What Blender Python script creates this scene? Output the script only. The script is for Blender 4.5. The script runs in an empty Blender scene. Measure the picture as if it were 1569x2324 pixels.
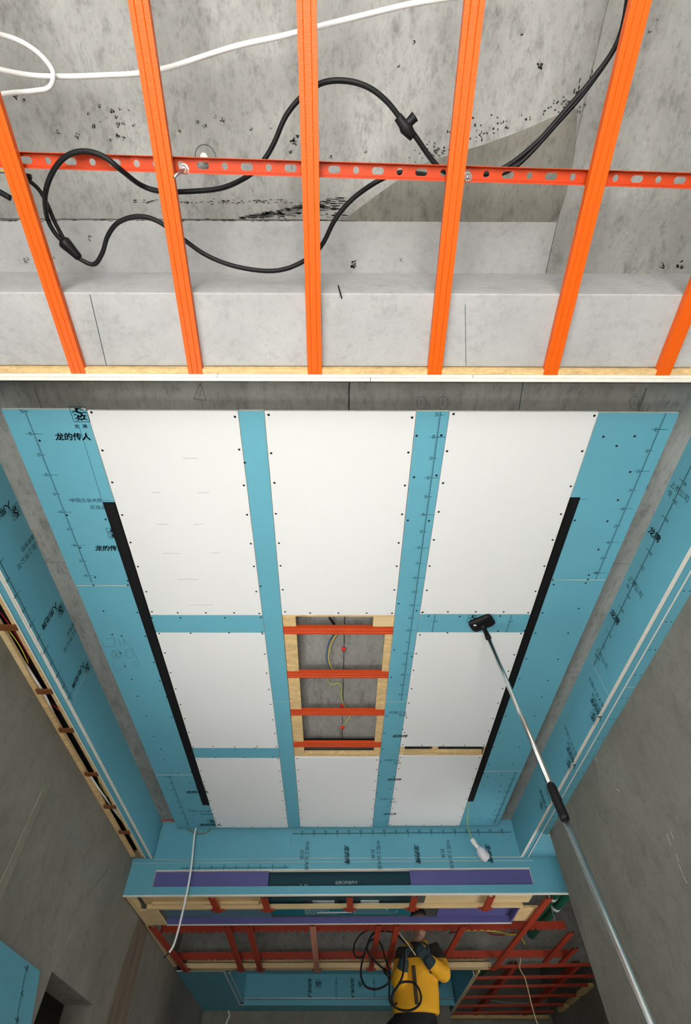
import bpy, math, random
from mathutils import Vector, Matrix
random.seed(7)
S = bpy.context.scene
COL = S.collection
# ------------------------------------------------------------------ camera
FPX, CX, CY = 1130.0, 762.0, 1162.0
PSI, PIT = math.radians(0.17847), math.radians(54.08197)
CAM = Vector((0, 0, 1.3))
cam_d = bpy.data.cameras.new('camera'); cam = bpy.data.objects.new('camera', cam_d); COL.objects.link(cam)
cam.location = CAM
cam.rotation_euler = (math.pi / 2 + PIT, 0, -PSI)
cam_d.sensor_fit = 'VERTICAL'; cam_d.sensor_height = 36; cam_d.lens = FPX / 2324 * 36
cam_d.shift_x = (784.5 - CX) / 2324
cam_d.clip_start = 0.02
S.camera = cam
# ------------------------------------------------------------------ world, sun, window and fill light, exposure
S.view_settings.view_transform = 'Standard'; S.view_settings.look = 'None'
S.view_settings.exposure = 0.0; S.view_settings.gamma = 1.0; S.view_settings.use_curve_mapping = False
W = bpy.data.worlds.new('sky'); S.world = W; W.use_nodes = True
W.node_tree.nodes['Background'].inputs[0].default_value = (0.75, 0.87, 1.0, 1)
W.node_tree.nodes['Background'].inputs[1].default_value = 0.5
def lamp(name, kind, loc, rot, energy, color=(1, 1, 1), size=None, sizey=None, angle=None):
    d = bpy.data.lights.new(name, kind); o = bpy.data.objects.new(name, d); COL.objects.link(o)
    o.location = loc; o.rotation_euler = rot; d.energy = energy; d.color = color
    if kind == 'AREA':
        d.shape = 'RECTANGLE'; d.size = size; d.size_y = sizey
    if angle: d.angle = angle
    return o
BACKY = -3.4
XLW = -1.665   # left wall plane
lamp('sun', 'SUN', (0, -6, 6), (math.radians(90 - 41), 0, math.radians(-2)), 116, (1.0, 0.985, 0.955), angle=math.radians(1.2))
lamp('window_daylight', 'AREA', (-.4, BACKY - 0.12, 1.25), (math.radians(90), 0, 0), 70, (0.97, 0.99, 1.0), 2.0, 2.4)
lamp('added_left_fill', 'AREA', (XLW - .06, 1.835, .78), (math.radians(90), 0, math.radians(-90)), 15, (1.0, 0.985, 0.95), 1.2, 1.3)  # unseen fill light added to brighten the middle and far ceiling boards
lamp('side_window_daylight', 'AREA', (2.98, 5.0, .95), (math.radians(90), 0, math.radians(90)), 38, (1.0, 0.98, 0.94), 1.1, 1.4)

# ------------------------------------------------------------------ helpers
R_ = Vector((math.cos(PSI), -math.sin(PSI), 0))
F_ = Vector((math.sin(PSI) * math.cos(PIT), math.cos(PSI) * math.cos(PIT), math.sin(PIT)))
U_ = R_.cross(F_)
def at(x, y, ax, v):
    """point of the world plane ax = v that stands at a photograph pixel"""
    r = (x - CX) * R_ - (y - CY) * U_ + FPX * F_
    i = 'XYZ'.index(ax)
    return CAM + r * ((v - CAM[i]) / r[i])

class MB:
    def __init__(s): s.v = []; s.f = []; s.m = []; s.cm = 0
    def add(s, vs, fs):
        b = len(s.v); s.v += [tuple(p) for p in vs]; s.f += [tuple(i + b for i in f) for f in fs]; s.m += [s.cm] * len(fs)
        return s
    def box(s, x0, x1, y0, y1, z0, z1):
        if x0 > x1: x0, x1 = x1, x0
        if y0 > y1: y0, y1 = y1, y0
        if z0 > z1: z0, z1 = z1, z0
        return s.add([(x0, y0, z0), (x1, y0, z0), (x1, y1, z0), (x0, y1, z0), (x0, y0, z1), (x1, y0, z1), (x1, y1, z1), (x0, y1, z1)],
              [(0, 3, 2, 1), (4, 5, 6, 7), (0, 1, 5, 4), (1, 2, 6, 5), (2, 3, 7, 6), (3, 0, 4, 7)])
    def cbox(s, x0, x1, y0, y1, z0, z1, c=0.0015):
        """box with chamfered edges (three crossing inset hexahedra hull)"""
        vs = []
        for X, sx in ((x0, 1), (x1, -1)):
            for Y, sy in ((y0, 1), (y1, -1)):
                for Z, sz in ((z0, 1), (z1, -1)):
                    vs += [(X, Y + sy * c, Z + sz * c), (X + sx * c, Y, Z + sz * c), (X + sx * c, Y + sy * c, Z)]
        import bmesh
        bm = bmesh.new(); [bm.verts.new(p) for p in vs]
        bmesh.ops.convex_hull(bm, input=bm.verts[:]); bm.verts.index_update()
        idx = {w: i for i, w in enumerate(bm.verts)}
        s.add([w.co[:] for w in bm.verts], [tuple(idx[w] for w in f.verts) for f in bm.faces]); bm.free()
        return s
    def prism(s, poly, z0, z1):
        """poly (x,y) extruded in z"""
        n = len(poly)
        a = sum(poly[i][0] * poly[(i + 1) % n][1] - poly[(i + 1) % n][0] * poly[i][1] for i in range(n))
        if a < 0: poly = poly[::-1]
        vs = [(x, y, z0) for x, y in poly] + [(x, y, z1) for x, y in poly]
        fs = [tuple(range(n - 1, -1, -1)), tuple(range(n, 2 * n))] + [(i, (i + 1) % n, n + (i + 1) % n, n + i) for i in range(n)]
        return s.add(vs, fs)
    def tube(s, pts, r, n=8, cap=True, flat=1.0):
        pts = [Vector(p) for p in pts]; k = len(pts)
        rs = r if isinstance(r, (list, tuple)) else [r] * k
        vs = []; ref = None
        for i in range(k):
            t = (pts[min(i + 1, k - 1)] - pts[max(i - 1, 0)]).normalized()
            if ref is None:
                ref = Vector((0, 0, 1)) if abs(t.z) < .9 else Vector((1, 0, 0))
            a = (ref - t * ref.dot(t)).normalized(); ref = a; b = t.cross(a)
            for j in range(n):
                q = 2 * math.pi * j / n
                vs.append(pts[i] + (a * math.cos(q) + b * math.sin(q) * flat) * rs[i])
        fs = [(i * n + j, i * n + (j + 1) % n, (i + 1) * n + (j + 1) % n, (i + 1) * n + j) for i in range(k - 1) for j in range(n)]
        if cap: fs += [tuple(range(n - 1, -1, -1)), tuple((k - 1) * n + j for j in range(n))]
        return s.add(vs, fs)
    def lathe(s, prof, M=None, n=16):
        """prof (r,z) around z, transformed by M"""
        vs = []; k = len(prof)
        for r, z in prof:
            for j in range(n):
                q = 2 * math.pi * j / n; p = Vector((r * math.cos(q), r * math.sin(q), z))
                vs.append(M @ p if M else p)
        fs = [(i * n + j, i * n + (j + 1) % n, (i + 1) * n + (j + 1) % n, (i + 1) * n + j) for i in range(k - 1) for j in range(n)]
        fs += [tuple(range(n - 1, -1, -1)), tuple((k - 1) * n + j for j in range(n))]
        return s.add(vs, fs)
    def tilt(s, a, ox=0, oy=0):
        c, d = math.cos(a), math.sin(a)
        s.v = [(ox + (x - ox) * c - (y - oy) * d, oy + (x - ox) * d + (y - oy) * c, z) for x, y, z in s.v]
        return s
    def build(s, name, mat, parent=None, smooth=False, mods=None):
        me = bpy.data.meshes.new(name); me.from_pydata(s.v, [], s.f)
        mats = mat if isinstance(mat, (list, tuple)) else [mat]
        for m in mats: me.materials.append(m)
        if len(mats) > 1: me.polygons.foreach_set('material_index', s.m)
        if smooth: me.polygons.foreach_set('use_smooth', [True] * len(me.polygons))
        me.update()
        o = bpy.data.objects.new(name, me); COL.objects.link(o)
        if parent is not None: o.parent = parent
        if name in ('board_print', 'printed_text', 'scuff_mark', 'pencil_note'): o['kind'] = 'stuff'
        return o

def thing(name, label, cat, group=None):
    o = bpy.data.objects.new(name, None); COL.objects.link(o); o.empty_display_size = .05
    return tag(o, label, cat, group)
def tag(o, label, cat, group=None):
    o['label'] = label; o['category'] = cat
    if group: o['group'] = group
    return o
def struct(o):
    o['kind'] = 'structure'; return o
def stuff(o):
    o['kind'] = 'stuff'; return o
def rebase(root, loc):
    """put a thing's Empty at its base without moving its parts"""
    loc = Vector(loc); root.location = loc
    for c in root.children: c.location = c.location - loc

def smooth_path(pts, n=8):
    P = [Vector(p) for p in pts]; P = [2 * P[0] - P[1]] + P + [2 * P[-1] - P[-2]]
    out = []
    for i in range(1, len(P) - 2):
        a, b, c, d = P[i - 1:i + 3]
        for k in range(n):
            t = k / n
            out.append(.5 * ((2 * b) + (c - a) * t + (2 * a - 5 * b + 4 * c - d) * t * t + (3 * b - a - 3 * c + d) * t ** 3))
    out.append(P[-2]); return out

# ------------------------------------------------------------------ materials
MATS = {}
def mat(name, color, rough=.6, metal=0.0, spec=.4, noise=None, bump=None, stretch=None, ramp=None, rnd=0.0):
    """principled material; noise=(scale, amount) mottles the colour; bump=(scale, strength)"""
    if name in MATS: return MATS[name]
    m = bpy.data.materials.new(name); MATS[name] = m; m.use_nodes = True
    nt = m.node_tree; N = nt.nodes; L = nt.links; b = N['Principled BSDF']
    b.inputs['Base Color'].default_value = (*color, 1); b.inputs['Roughness'].default_value = rough
    b.inputs['Metallic'].default_value = metal; b.inputs['Specular IOR Level'].default_value = spec
    tc = N.new('ShaderNodeTexCoord'); mp = N.new('ShaderNodeMapping'); L.new(tc.outputs['Object'], mp.inputs[0])
    if stretch: mp.inputs['Scale'].default_value = stretch
    if noise:
        layers = noise if isinstance(noise, list) else [noise]
        prev = None
        for sc, amt in layers:
            t = N.new('ShaderNodeTexNoise'); t.inputs['Scale'].default_value = sc; t.inputs['Detail'].default_value = 6; t.inputs['Roughness'].default_value = .65
            L.new(mp.outputs[0], t.inputs[0])
            r = N.new('ShaderNodeMapRange'); r.inputs[1].default_value = .3; r.inputs[2].default_value = .7
            r.inputs[3].default_value = 1 - amt; r.inputs[4].default_value = 1 + amt
            L.new(t.outputs[0], r.inputs[0])
            if prev is None: prev = r.outputs[0]
            else:
                mu = N.new('ShaderNodeMath'); mu.operation = 'MULTIPLY'; L.new(prev, mu.inputs[0]); L.new(r.outputs[0], mu.inputs[1]); prev = mu.outputs[0]
        if rnd:
            oi = N.new('ShaderNodeObjectInfo'); r = N.new('ShaderNodeMapRange'); r.inputs[3].default_value = 1 - rnd; r.inputs[4].default_value = 1 + rnd
            L.new(oi.outputs['Random'], r.inputs[0])
            mu = N.new('ShaderNodeMath'); mu.operation = 'MULTIPLY'; L.new(prev, mu.inputs[0]); L.new(r.outputs[0], mu.inputs[1]); prev = mu.outputs[0]
        vm = N.new('ShaderNodeVectorMath'); vm.operation = 'SCALE'; vm.inputs[0].default_value = color
        L.new(prev, vm.inputs['Scale']); L.new(vm.outputs[0], b.inputs['Base Color'])
    if bump:
        t = N.new('ShaderNodeTexNoise'); t.inputs['Scale'].default_value = bump[0]; t.inputs['Detail'].default_value = 5
        L.new(mp.outputs[0], t.inputs[0])
        bp = N.new('ShaderNodeBump'); bp.inputs['Strength'].default_value = bump[1]; bp.inputs['Distance'].default_value = .004
        L.new(t.outputs[0], bp.inputs['Height']); L.new(bp.outputs[0], b.inputs['Normal'])
    return m

def concrete(name, c1, c2, dark, seed=0, stretch=(1, 1, 1), spots=.12):
    m = bpy.data.materials.new(name); m.use_nodes = True
    nt = m.node_tree; N = nt.nodes; L = nt.links; b = N['Principled BSDF']
    b.inputs['Roughness'].default_value = .85; b.inputs['Specular IOR Level'].default_value = .2
    tc = N.new('ShaderNodeTexCoord'); mp = N.new('ShaderNodeMapping'); mp.inputs['Location'].default_value = (seed * 3.1, seed * 1.7, seed)
    mp.inputs['Scale'].default_value = stretch
    L.new(tc.outputs['Object'], mp.inputs[0])
    def noise(sc, det, rough=.6):
        t = N.new('ShaderNodeTexNoise'); t.inputs['Scale'].default_value = sc; t.inputs['Detail'].default_value = det; t.inputs['Roughness'].default_value = rough
        L.new(mp.outputs[0], t.inputs[0]); return t.outputs[0]
    def ramp(src, lo, hi):
        r = N.new('ShaderNodeMapRange'); r.inputs[1].default_value = lo; r.inputs[2].default_value = hi; L.new(src, r.inputs[0]); return r.outputs[0]
    def mix(fac, A, B):
        x = N.new('ShaderNodeMix'); x.data_type = 'RGBA'
        L.new(fac, x.inputs[0])
        for k, c in ((6, A), (7, B)):
            if isinstance(c, tuple): x.inputs[k].default_value = (*c, 1)
            else: L.new(c, x.inputs[k])
        return x.outputs[2]
    col = mix(ramp(noise(2.2, 8, .7), .35, .65), c1, c2)
    col = mix(ramp(noise(14, 10, .75), .52, .78), col, dark)
    col = mix(ramp(noise(45, 8, .8), .50, .85), col, dark)
    col = mix(ramp(noise(70, 6, .8), .67, .72), col, tuple(x * .3 for x in dark))
    L.new(col, b.inputs['Base Color'])
    bp = N.new('ShaderNodeBump'); bp.inputs['Strength'].default_value = .35; bp.inputs['Distance'].default_value = .004
    L.new(noise(35, 8, .7), bp.inputs['Height']); L.new(bp.outputs[0], b.inputs['Normal'])
    return m

M_slab = concrete('concrete_slab', (.38, .38, .365), (.25, .248, .235), (.12, .118, .11), 0, (1.5, .8, 1))
M_slab2 = concrete('concrete_slab_smooth', (.45, .453, .45), (.37, .37, .365), (.28, .28, .27), 3)
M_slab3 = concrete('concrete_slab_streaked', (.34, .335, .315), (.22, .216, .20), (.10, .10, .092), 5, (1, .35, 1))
M_rough = concrete('concrete_rough_patch', (.215, .208, .18), (.14, .135, .115), (.065, .062, .052), 7, (1.6, .8, 1))
M_plaster = concrete('plaster_wall', (.27, .258, .222), (.20, .19, .16), (.15, .142, .12), 9, (.6, .6, .5))
M_chase = mat('plaster_chase_fill', (.25, .225, .18), .9, noise=(6, .15))
M_rust = mat('plaster_brown_stain', (.185, .145, .105), .9, noise=[(3, .25), (20, .2)], stretch=(1, 3, .4))
M_floor = mat('floor_concrete', (.56, .56, .545), .9, noise=(3, .15))
M_white = mat('gypsum_white_face', (.82, .822, .825), .85, spec=.2, noise=(1.3, .015))
M_blue = mat('gypsum_blue_paper', (.125, .385, .49), .62, spec=.35, noise=[(1.6, .05), (25, .025)])
M_core = mat('gypsum_core', (.80, .76, .68), .9, noise=(30, .06))
M_violet = mat('gypsum_violet_paper', (.105, .10, .29), .6, noise=(3, .05))
M_osb = mat('osb_wood', (.66, .46, .22), .8, noise=[(16, .22), (60, .18)], bump=(60, .3), stretch=(1, 2.5, 1))
M_pine = mat('pine_wood', (.72, .54, .29), .7, noise=[(5, .10), (30, .08)], stretch=(.5, 6, 6))
M_ply = mat('plywood_brown', (.22, .15, .095), .7, noise=(6, .1))
M_orange = None
def orange_mat(name, c, sc):
    m = bpy.data.materials.new(name); m.use_nodes = True
    nt = m.node_tree; N = nt.nodes; L = nt.links; b = N['Principled BSDF']
    b.inputs['Base Color'].default_value = (*c, 1); b.inputs['Roughness'].default_value = .42; b.inputs['Specular IOR Level'].default_value = .35
    tc = N.new('ShaderNodeTexCoord'); mp = N.new('ShaderNodeMapping'); mp.inputs['Scale'].default_value = sc
    L.new(tc.outputs['Object'], mp.inputs[0])
    v = N.new('ShaderNodeTexVoronoi'); v.inputs['Scale'].default_value = 1; v.inputs['Randomness'].default_value = .15; L.new(mp.outputs[0], v.inputs[0])
    bp = N.new('ShaderNodeBump'); bp.inputs['Strength'].default_value = .5; bp.inputs['Distance'].default_value = .0012
    L.new(v.outputs['Distance'], bp.inputs['Height']); L.new(bp.outputs[0], b.inputs['Normal'])
    return m
M_orange = orange_mat('orange_painted_steel', (.72, .105, .003), (260, 260, 260))
M_red = mat('red_oxide_steel', (.60, .065, .012), .45, noise=(4, .06))
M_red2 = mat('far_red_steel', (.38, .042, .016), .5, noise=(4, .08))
M_brownbr = mat('brown_steel_bracket', (.17, .055, .014), .5, noise=(8, .1))
M_black = mat('black_rubber', (.006, .006, .007), .5, spec=.25)
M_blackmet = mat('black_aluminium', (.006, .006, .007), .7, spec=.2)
M_print = mat('dark_print', (.012, .04, .055), .7, spec=.1)
M_printw = mat('white_print', (.62, .72, .72), .7)
M_screw = mat('black_screw', (.008, .008, .010), .7, spec=.2)
M_pencil = mat('pencil_line', (.06, .085, .09), .9)
M_whitecable = mat('white_cable', (.84, .84, .83), .45)
M_steel = mat('zinc_steel', (.72, .72, .70), .3, 1.0)
M_chrome = mat('chrome_tube', (.78, .77, .74), .22, 1.0)
M_plastic = mat('white_plastic', (.80, .80, .78), .5)
M_bulb = mat('frosted_bulb', (.74, .72, .76), .35)
M_green = mat('green_conduit', (.01, .12, .065), .4)
M_teal = mat('teal_ac_box', (.0, .135, .175), .6)
M_navy = mat('navy_ac_box', (.003, .045, .066), .6)
M_yw = mat('yellow_wire', (.68, .50, .06), .5)
M_yg = mat('yellow_green_wire', (.42, .48, .10), .5)
M_bw = mat('blue_wire', (.06, .14, .32), .5)
M_rw = mat('red_wire', (.45, .02, .03), .5)
M_redclip = mat('red_plastic_clip', (.75, .02, .015), .4)
M_frame = mat('window_frame_grey', (.25, .26, .27), .5)
M_stain = mat('black_form_oil', (.03, .029, .026), .9, noise=(30, .4))

# ------------------------------------------------------------------ print helpers
class Frame:
    """a printed face: origin, reading direction r, up direction u; normal r x u points at the viewer"""
    def __init__(s, o, r, u, off=.0008):
        s.r = Vector(r).normalized(); s.u = Vector(u).normalized(); s.n = s.r.cross(s.u); s.o = Vector(o) + s.n * off
    def p(s, x, y): return s.o + s.r * x + s.u * y
    def quad(s, mb, x0, x1, y0, y1):
        mb.add([s.p(x0, y0), s.p(x1, y0), s.p(x1, y1), s.p(x0, y1)], [(0, 1, 2, 3)])
    def line(s, mb, pts, w):
        for (a, b), (c, d) in zip(pts, pts[1:]):
            l = math.hypot(c - a, d - b) or 1e-6; nx, ny = -(d - b) / l * w / 2, (c - a) / l * w / 2
            mb.add([s.p(a - nx, b - ny), s.p(c - nx, d - ny), s.p(c + nx, d + ny), s.p(a + nx, b + ny)], [(0, 1, 2, 3)])
_txt = {}
def glyphs(t):
    if t not in _txt:
        c = bpy.data.curves.new('txt', 'FONT'); c.body = t; c.size = 1; c.resolution_u = 2
        o = bpy.data.objects.new('txt', c); COL.objects.link(o)
        dg = bpy.context.evaluated_depsgraph_get(); ev = o.evaluated_get(dg); me = ev.to_mesh()
        vs = [(v.co.x, v.co.y) for v in me.vertices]; fs = [tuple(p.vertices) for p in me.polygons]
        ev.to_mesh_clear(); bpy.data.objects.remove(o); bpy.data.curves.remove(c)
        _txt[t] = (vs, fs)
    return _txt[t]
def text(mb, fr, t, x, y, size, wide=1.0, shear=0.0, bold=0.0):
    vs, fs = glyphs(t)
    offs = [(0, 0)] if not bold else [(0, 0), (bold, 0), (0, bold), (bold, bold)]
    for dx, dy in offs:
        mb.add([fr.p(x + (a + dx + shear * b) * size * wide, y + (b + dy) * size) for a, b in vs], fs)
def logo(mb, fr, x, y, s):
    """square stamp: framed coiling beast emblem"""
    w = s * .035
    fr.line(mb, [(x, y), (x + s, y), (x + s, y + s), (x, y + s), (x, y)], w)
    def blob(cx, cy, rx, ry, n=9):
        mb.add([fr.p(x + s * (cx + rx * math.cos(2 * math.pi * k / n)), y + s * (cy + ry * math.sin(2 * math.pi * k / n))) for k in range(n)], [tuple(range(n))])
    body = [(.50, .88), (.36, .80), (.40, .66), (.60, .58), (.64, .44), (.50, .34), (.36, .40), (.34, .24), (.52, .15), (.70, .22), (.74, .36)]
    for i, ((a, b), (c, d)) in enumerate(zip(body, body[1:])):
        fr.line(mb, [(x + s * a, y + s * b), (x + s * c, y + s * d)], s * (.15 - .008 * i)); blob(c, d, .07, .07)
    for a, b, c, d in ((.40, .66, .16, .70), (.16, .70, .12, .60), (.62, .56, .86, .66), (.86, .66, .90, .56), (.36, .30, .14, .20), (.64, .44, .88, .40), (.50, .88, .30, .92), (.50, .88, .72, .92), (.60, .80, .78, .78), (.30, .50, .14, .46), (.74, .20, .88, .14), (.40, .15, .22, .10)):
        fr.line(mb, [(x + s * a, y + s * b), (x + s * c, y + s * d)], s * .07)
def ruler(mb, fr, length, start=0.0, side=1, num=True, first=0, size=.020, cross=.035, w=.0022, tick=.007):
    """measuring scale along fr.r : ticks each cm, long cross each 20 cm, numbers 10..60"""
    fr.line(mb, [(0, 0), (length, 0)], w)
    k = math.ceil(start * 100)
    nmax = int((length + start) * 100)
    for c in range(k, nmax + 1):
        xx = c / 100 - start
        if c % 10 == 0:
            v = ((c // 10 + first - 1) % 6 + 1) * 10
            fr.line(mb, [(xx, -.012), (xx, .012)], w)
            if (v // 10) % 2 == 0: fr.line(mb, [(xx, -cross), (xx, cross)], w * .8)
            if num: text(mb, fr, str(v), xx - size * .55, side * .007 if side > 0 else -.007 - size * .75, size, .95)
        else:
            fr.line(mb, [(xx, 0), (xx, side * tick)], w * .8)

def screws(pts, n, r=.0058):
    """small countersunk heads at points, facing n"""
    mb = MB(); n = Vector(n)
    a = n.orthogonal().normalized(); b = n.cross(a)
    for p in pts:
        p = Vector(p)
        ring = [p + (a * math.cos(k * math.pi / 3) + b * math.sin(k * math.pi / 3)) * r + n * .0004 for k in range(6)]
        mb.add(ring + [p + n * .0012], [(k, (k + 1) % 6, 6) for k in range(6)])
    return mb

# ================================================================== STRUCTURE
ZS, ZH, ZSL, ZHI, Z2 = 2.945, 3.16, 3.225, 3.297, 2.712
ZBM = 2.967
XL, XR = -1.665, 1.655
LIPL, LIPR = -1.49, 1.53
TILT = -0.028
struct(MB().box(-3.2, 3.2, BACKY - .3, 9.8, -.12, 0).build('floor', M_floor))
# concrete ceiling: a high bay overhead and a lower slab behind a beam face
ceil = struct(MB().box(XL - .2, 3.2, BACKY - .3, 9.8, ZHI + .006, ZHI + .2).build('ceiling', M_slab))
BY = .361
def slab_panel(poly, z, m):
    return MB().prism(poly, z, z + .03).build('slab_panel', m, ceil)
g = .0025
jx = at(1312, 300, 'Z', ZHI).x; jy = at(400, 499, 'Z', ZHI).y
slab_panel([(XL, BACKY), (jx - g, BACKY), (jx - g, jy - g), (XL, jy - g)], ZHI, M_slab)
slab_panel([(XL, jy + g), (jx - g, jy + g), (jx - g, BY + .02), (XL, BY + .02)], ZHI - .004, M_slab2)
slab_panel([(jx + g, BACKY), (XR, BACKY), (XR, BY + .02), (jx + g, BY + .02)], ZHI + .002, M_slab)
MB().cbox(XL, XR, BY, .596, ZBM, ZHI + .05, .004).build('beam', M_slab2, ceil)
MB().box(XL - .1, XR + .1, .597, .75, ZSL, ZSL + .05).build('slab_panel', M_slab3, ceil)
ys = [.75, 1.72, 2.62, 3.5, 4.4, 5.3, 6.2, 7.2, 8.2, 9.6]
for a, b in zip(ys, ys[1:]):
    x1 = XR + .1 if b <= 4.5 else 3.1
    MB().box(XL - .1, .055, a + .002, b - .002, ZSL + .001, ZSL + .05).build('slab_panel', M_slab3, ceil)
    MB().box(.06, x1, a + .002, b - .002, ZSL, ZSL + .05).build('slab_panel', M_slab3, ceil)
# rough, damp patch of concrete beside the form joint and its fringe
pp = [at(x, y, 'Z', ZHI - .002) for x, y in ((880, 425), (960, 372), (1040, 345), (1100, 328), (1190, 295), (1250, 268), (1312, 245), (1306, 330), (1296, 400), (1275, 470), (1258, 514), (1180, 515), (1100, 508), (1010, 506), (940, 503), (860, 505), (780, 500), (830, 462))]
MB().prism([(p.x, p.y) for p in pp], ZHI - .0025, ZHI + .01).build('rough_patch', M_rough, ceil)
# form-oil stains and pits on the concrete: too small to pick apart
mb = MB()
def blot(x, y, rx, ry, z, ang=0, n=10):
    c = at(x, y, 'Z', z); k = 1.75 / 1130
    vs = []
    for i in range(n):
        q = 2 * math.pi * i / n; w = random.uniform(.55, 1.15)
        a, b = rx * k * math.cos(q) * w, ry * k * math.sin(q) * w
        vs.append((c.x + a * math.cos(ang) - b * math.sin(ang), c.y + a * math.sin(ang) + b * math.cos(ang), z - .0012))
    mb.add(vs, [tuple(range(n))])
for x, y, r in ((37, 220, 6), (53, 228, 5), (225, 241, 5), (268, 284, 6), (264, 265, 5), (255, 253, 6), (281, 279, 5), (212, 285, 6), (199, 258, 4), (176, 308, 6), (132, 300, 5), (228, 276, 3), (268, 309, 6), (280, 314, 5), (251, 318, 4), (271, 247, 4), (294, 251, 3), (304, 283, 4), (464, 286, 5), (489, 265, 4), (506, 272, 6), (448, 276, 5), (409, 297, 4), (569, 292, 4), (616, 291, 3), (668, 323, 9), (660, 345, 5), (752, 356, 5), (674, 310, 5), (830, 345, 4), (960, 330, 5), (1225, 150, 8), (1185, 80, 4), (905, 152, 4), (940, 95, 5), (1475, 72, 4), (1490, 45, 3), (803, 597, 10), (912, 590, 4), (1505, 605, 8), (1545, 600, 9), (770, 370, 4), (840, 372, 6), (205, 540, 6), (60, 590, 7), (120, 585, 5), (365, 420, 3), (1360, 60, 4)):
    zz = ZHI - .004 if y > 500 and x < 1250 else ZHI + .002 if x > 1320 else ZHI
    for k in range(r + 3):
        q = random.uniform(0, 6.28); w = r * random.uniform(.3, 1)
        blot(x + w * math.cos(q), y + w * math.sin(q), r * random.uniform(.12, .34), r * random.uniform(.15, .42), zz, random.uniform(0, 3))
for k in range(90):   # fringe of the rough patch and damp edge
    t = random.random(); x = 940 + 400 * t + random.gauss(0, 8); y = 372 - 150 * t - random.expovariate(1 / 14)
    blot(x, y, random.uniform(1, 3), random.uniform(1, 3), ZHI)
for k in range(60):
    x = random.uniform(1300, 1345); blot(x, 250 - (x - 1300) * 2.4 + random.gauss(0, 22), 1.6, 3.2, ZHI + .002 if x > 1318 else ZHI)
for k in range(260):  # dry brush smear beside the third batten
    t = random.random(); x = 545 + 240 * t; y = 495 - 48 * t * random.random() ** .6 + random.gauss(0, 1.5)
    blot(x, y, random.uniform(4, 14) * (.5 + t * .7), random.uniform(.4, 1.3), ZHI, .30 * (1 - t) + .02)
for k in range(70): blot(random.uniform(300, 690), 457 + random.gauss(0, 2.5), random.uniform(2, 6), .9, ZHI)
for k in range(60): blot(random.uniform(0, 760), 500 + random.gauss(0, 1.2), random.uniform(3, 9), .8, ZHI - .004)
for k in range(40): blot(random.uniform(985, 1050), random.uniform(335, 385), random.uniform(1.5, 5), 1, ZHI, .25)
stuff(mb.build('form_oil_stain', M_stain, ceil))
mb = MB()
fr = Frame((0, 0, ZSL), (1, 0, 0), (0, -1, 0), .0022)
def pxl(fr_z, pts): return [(p.x, -p.y) for p in (at(x, y, 'Z', fr_z) for x, y in pts)]
for c, pts in ((0, [(440, 905), (455, 870), (468, 908), (440, 905)]), (0, [(455, 885), (455, 898)])):
    fr.line(mb, pxl(ZSL, pts), .0022)
for cx in (957, 1006, 1440):
    fr.line(mb, pxl(ZSL, [(cx + 11 * math.cos(k * .4), 914 + 15 * math.sin(k * .4)) for k in range(17)]), .002)
    fr.line(mb, pxl(ZSL, [(cx, 905), (cx - 2, 922)]), .002)
fr.line(mb, pxl(ZSL, [(1188, 865), (1178, 930)]), .004); fr.line(mb, pxl(ZSL, [(1467, 880), (1449, 933)]), .004); fr.line(mb, pxl(ZSL, [(82, 888), (96, 930)]), .003)
fr = Frame((0, 0, ZBM), (1, 0, 0), (0, -1, 0), .001); fr.line(mb, pxl(ZBM, [(204, 668), (242, 830)]), .0025); fr.line(mb, pxl(ZBM, [(1056, 690), (1058, 830)]), .0018)
stuff(mb.build('pencil_mark', M_pencil, ceil))

# walls
DY0, DY1, DZ = 3.93, 4.80, 2.09
LY0, LY1 = 1.22, 2.45  # opening added low in the left wall for the fill light
wl = struct(MB().box(XL - .2, XL, BACKY, LY0, 0, ZHI).box(XL - .2, XL, LY1, DY0, 0, ZHI).box(XL - .2, XL, LY0, LY1, 0, .1).box(XL - .2, XL, LY0, LY1, 1.46, ZHI).box(XL - .2, XL, DY1, 9.6, 0, ZHI).box(XL - .2, XL, DY0, DY1, DZ, ZHI).build('wall_left', M_plaster))
def on_left(px, d=0): return at(px[0], px[1], 'X', XL + d)
def wall_strip(name, pts, m, d=.004, X=XL, sgn=1):
    P = [at(x, y, 'X', X) for x, y in pts]; n = len(P); mb = MB()
    mb.add([(X - .01 * sgn, p.y, p.z) for p in P] + [(X + d * sgn, p.y, p.z) for p in P],
           [tuple(range(n)), tuple(range(2 * n - 1, n - 1, -1))] + [(i, (i + 1) % n, n + (i + 1) % n, n + i) for i in range(n)])
    return mb
wall_strip('', [(100, 1782), (116, 1774), (18, 2002), (-40, 2135), (-60, 2135), (0, 2002)], M_chase).build('filled_chase', M_chase, wl)
wall_strip('', [(318, 2075), (340, 2090), (322, 2160), (285, 2324), (240, 2324), (275, 2200)], M_rust).build('brown_stain', M_rust, wl)
wall_strip('', [(243, 1975), (238, 2030), (215, 2075), (196, 2105), (172, 2155), (148, 2150), (170, 2090), (205, 2025)], M_plaster, .006).build('plaster_ridge', M_plaster, wl)
struct(MB().box(XL - 1.4, XL - 1.3, DY0 - .6, DY1 + .6, 0, 2.6).box(XL - 1.3, XL - .2, DY0 - .6, DY0 - .5, 0, 2.6).box(XL - 1.3, XL - .2, DY1 + .5, DY1 + .6, 0, 2.6).box(XL - 1.4, XL - .2, DY0 - .6, DY1 + .6, 2.5, 2.6).build('wall_closet', M_plaster))
YW = 4.27
struct(MB().box(XR, XR + .2, BACKY, 4.15, 0, ZHI).box(XR + .014, XR + .2, 4.15, YW, 0, ZHI).build('wall_right', M_plaster))
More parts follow.
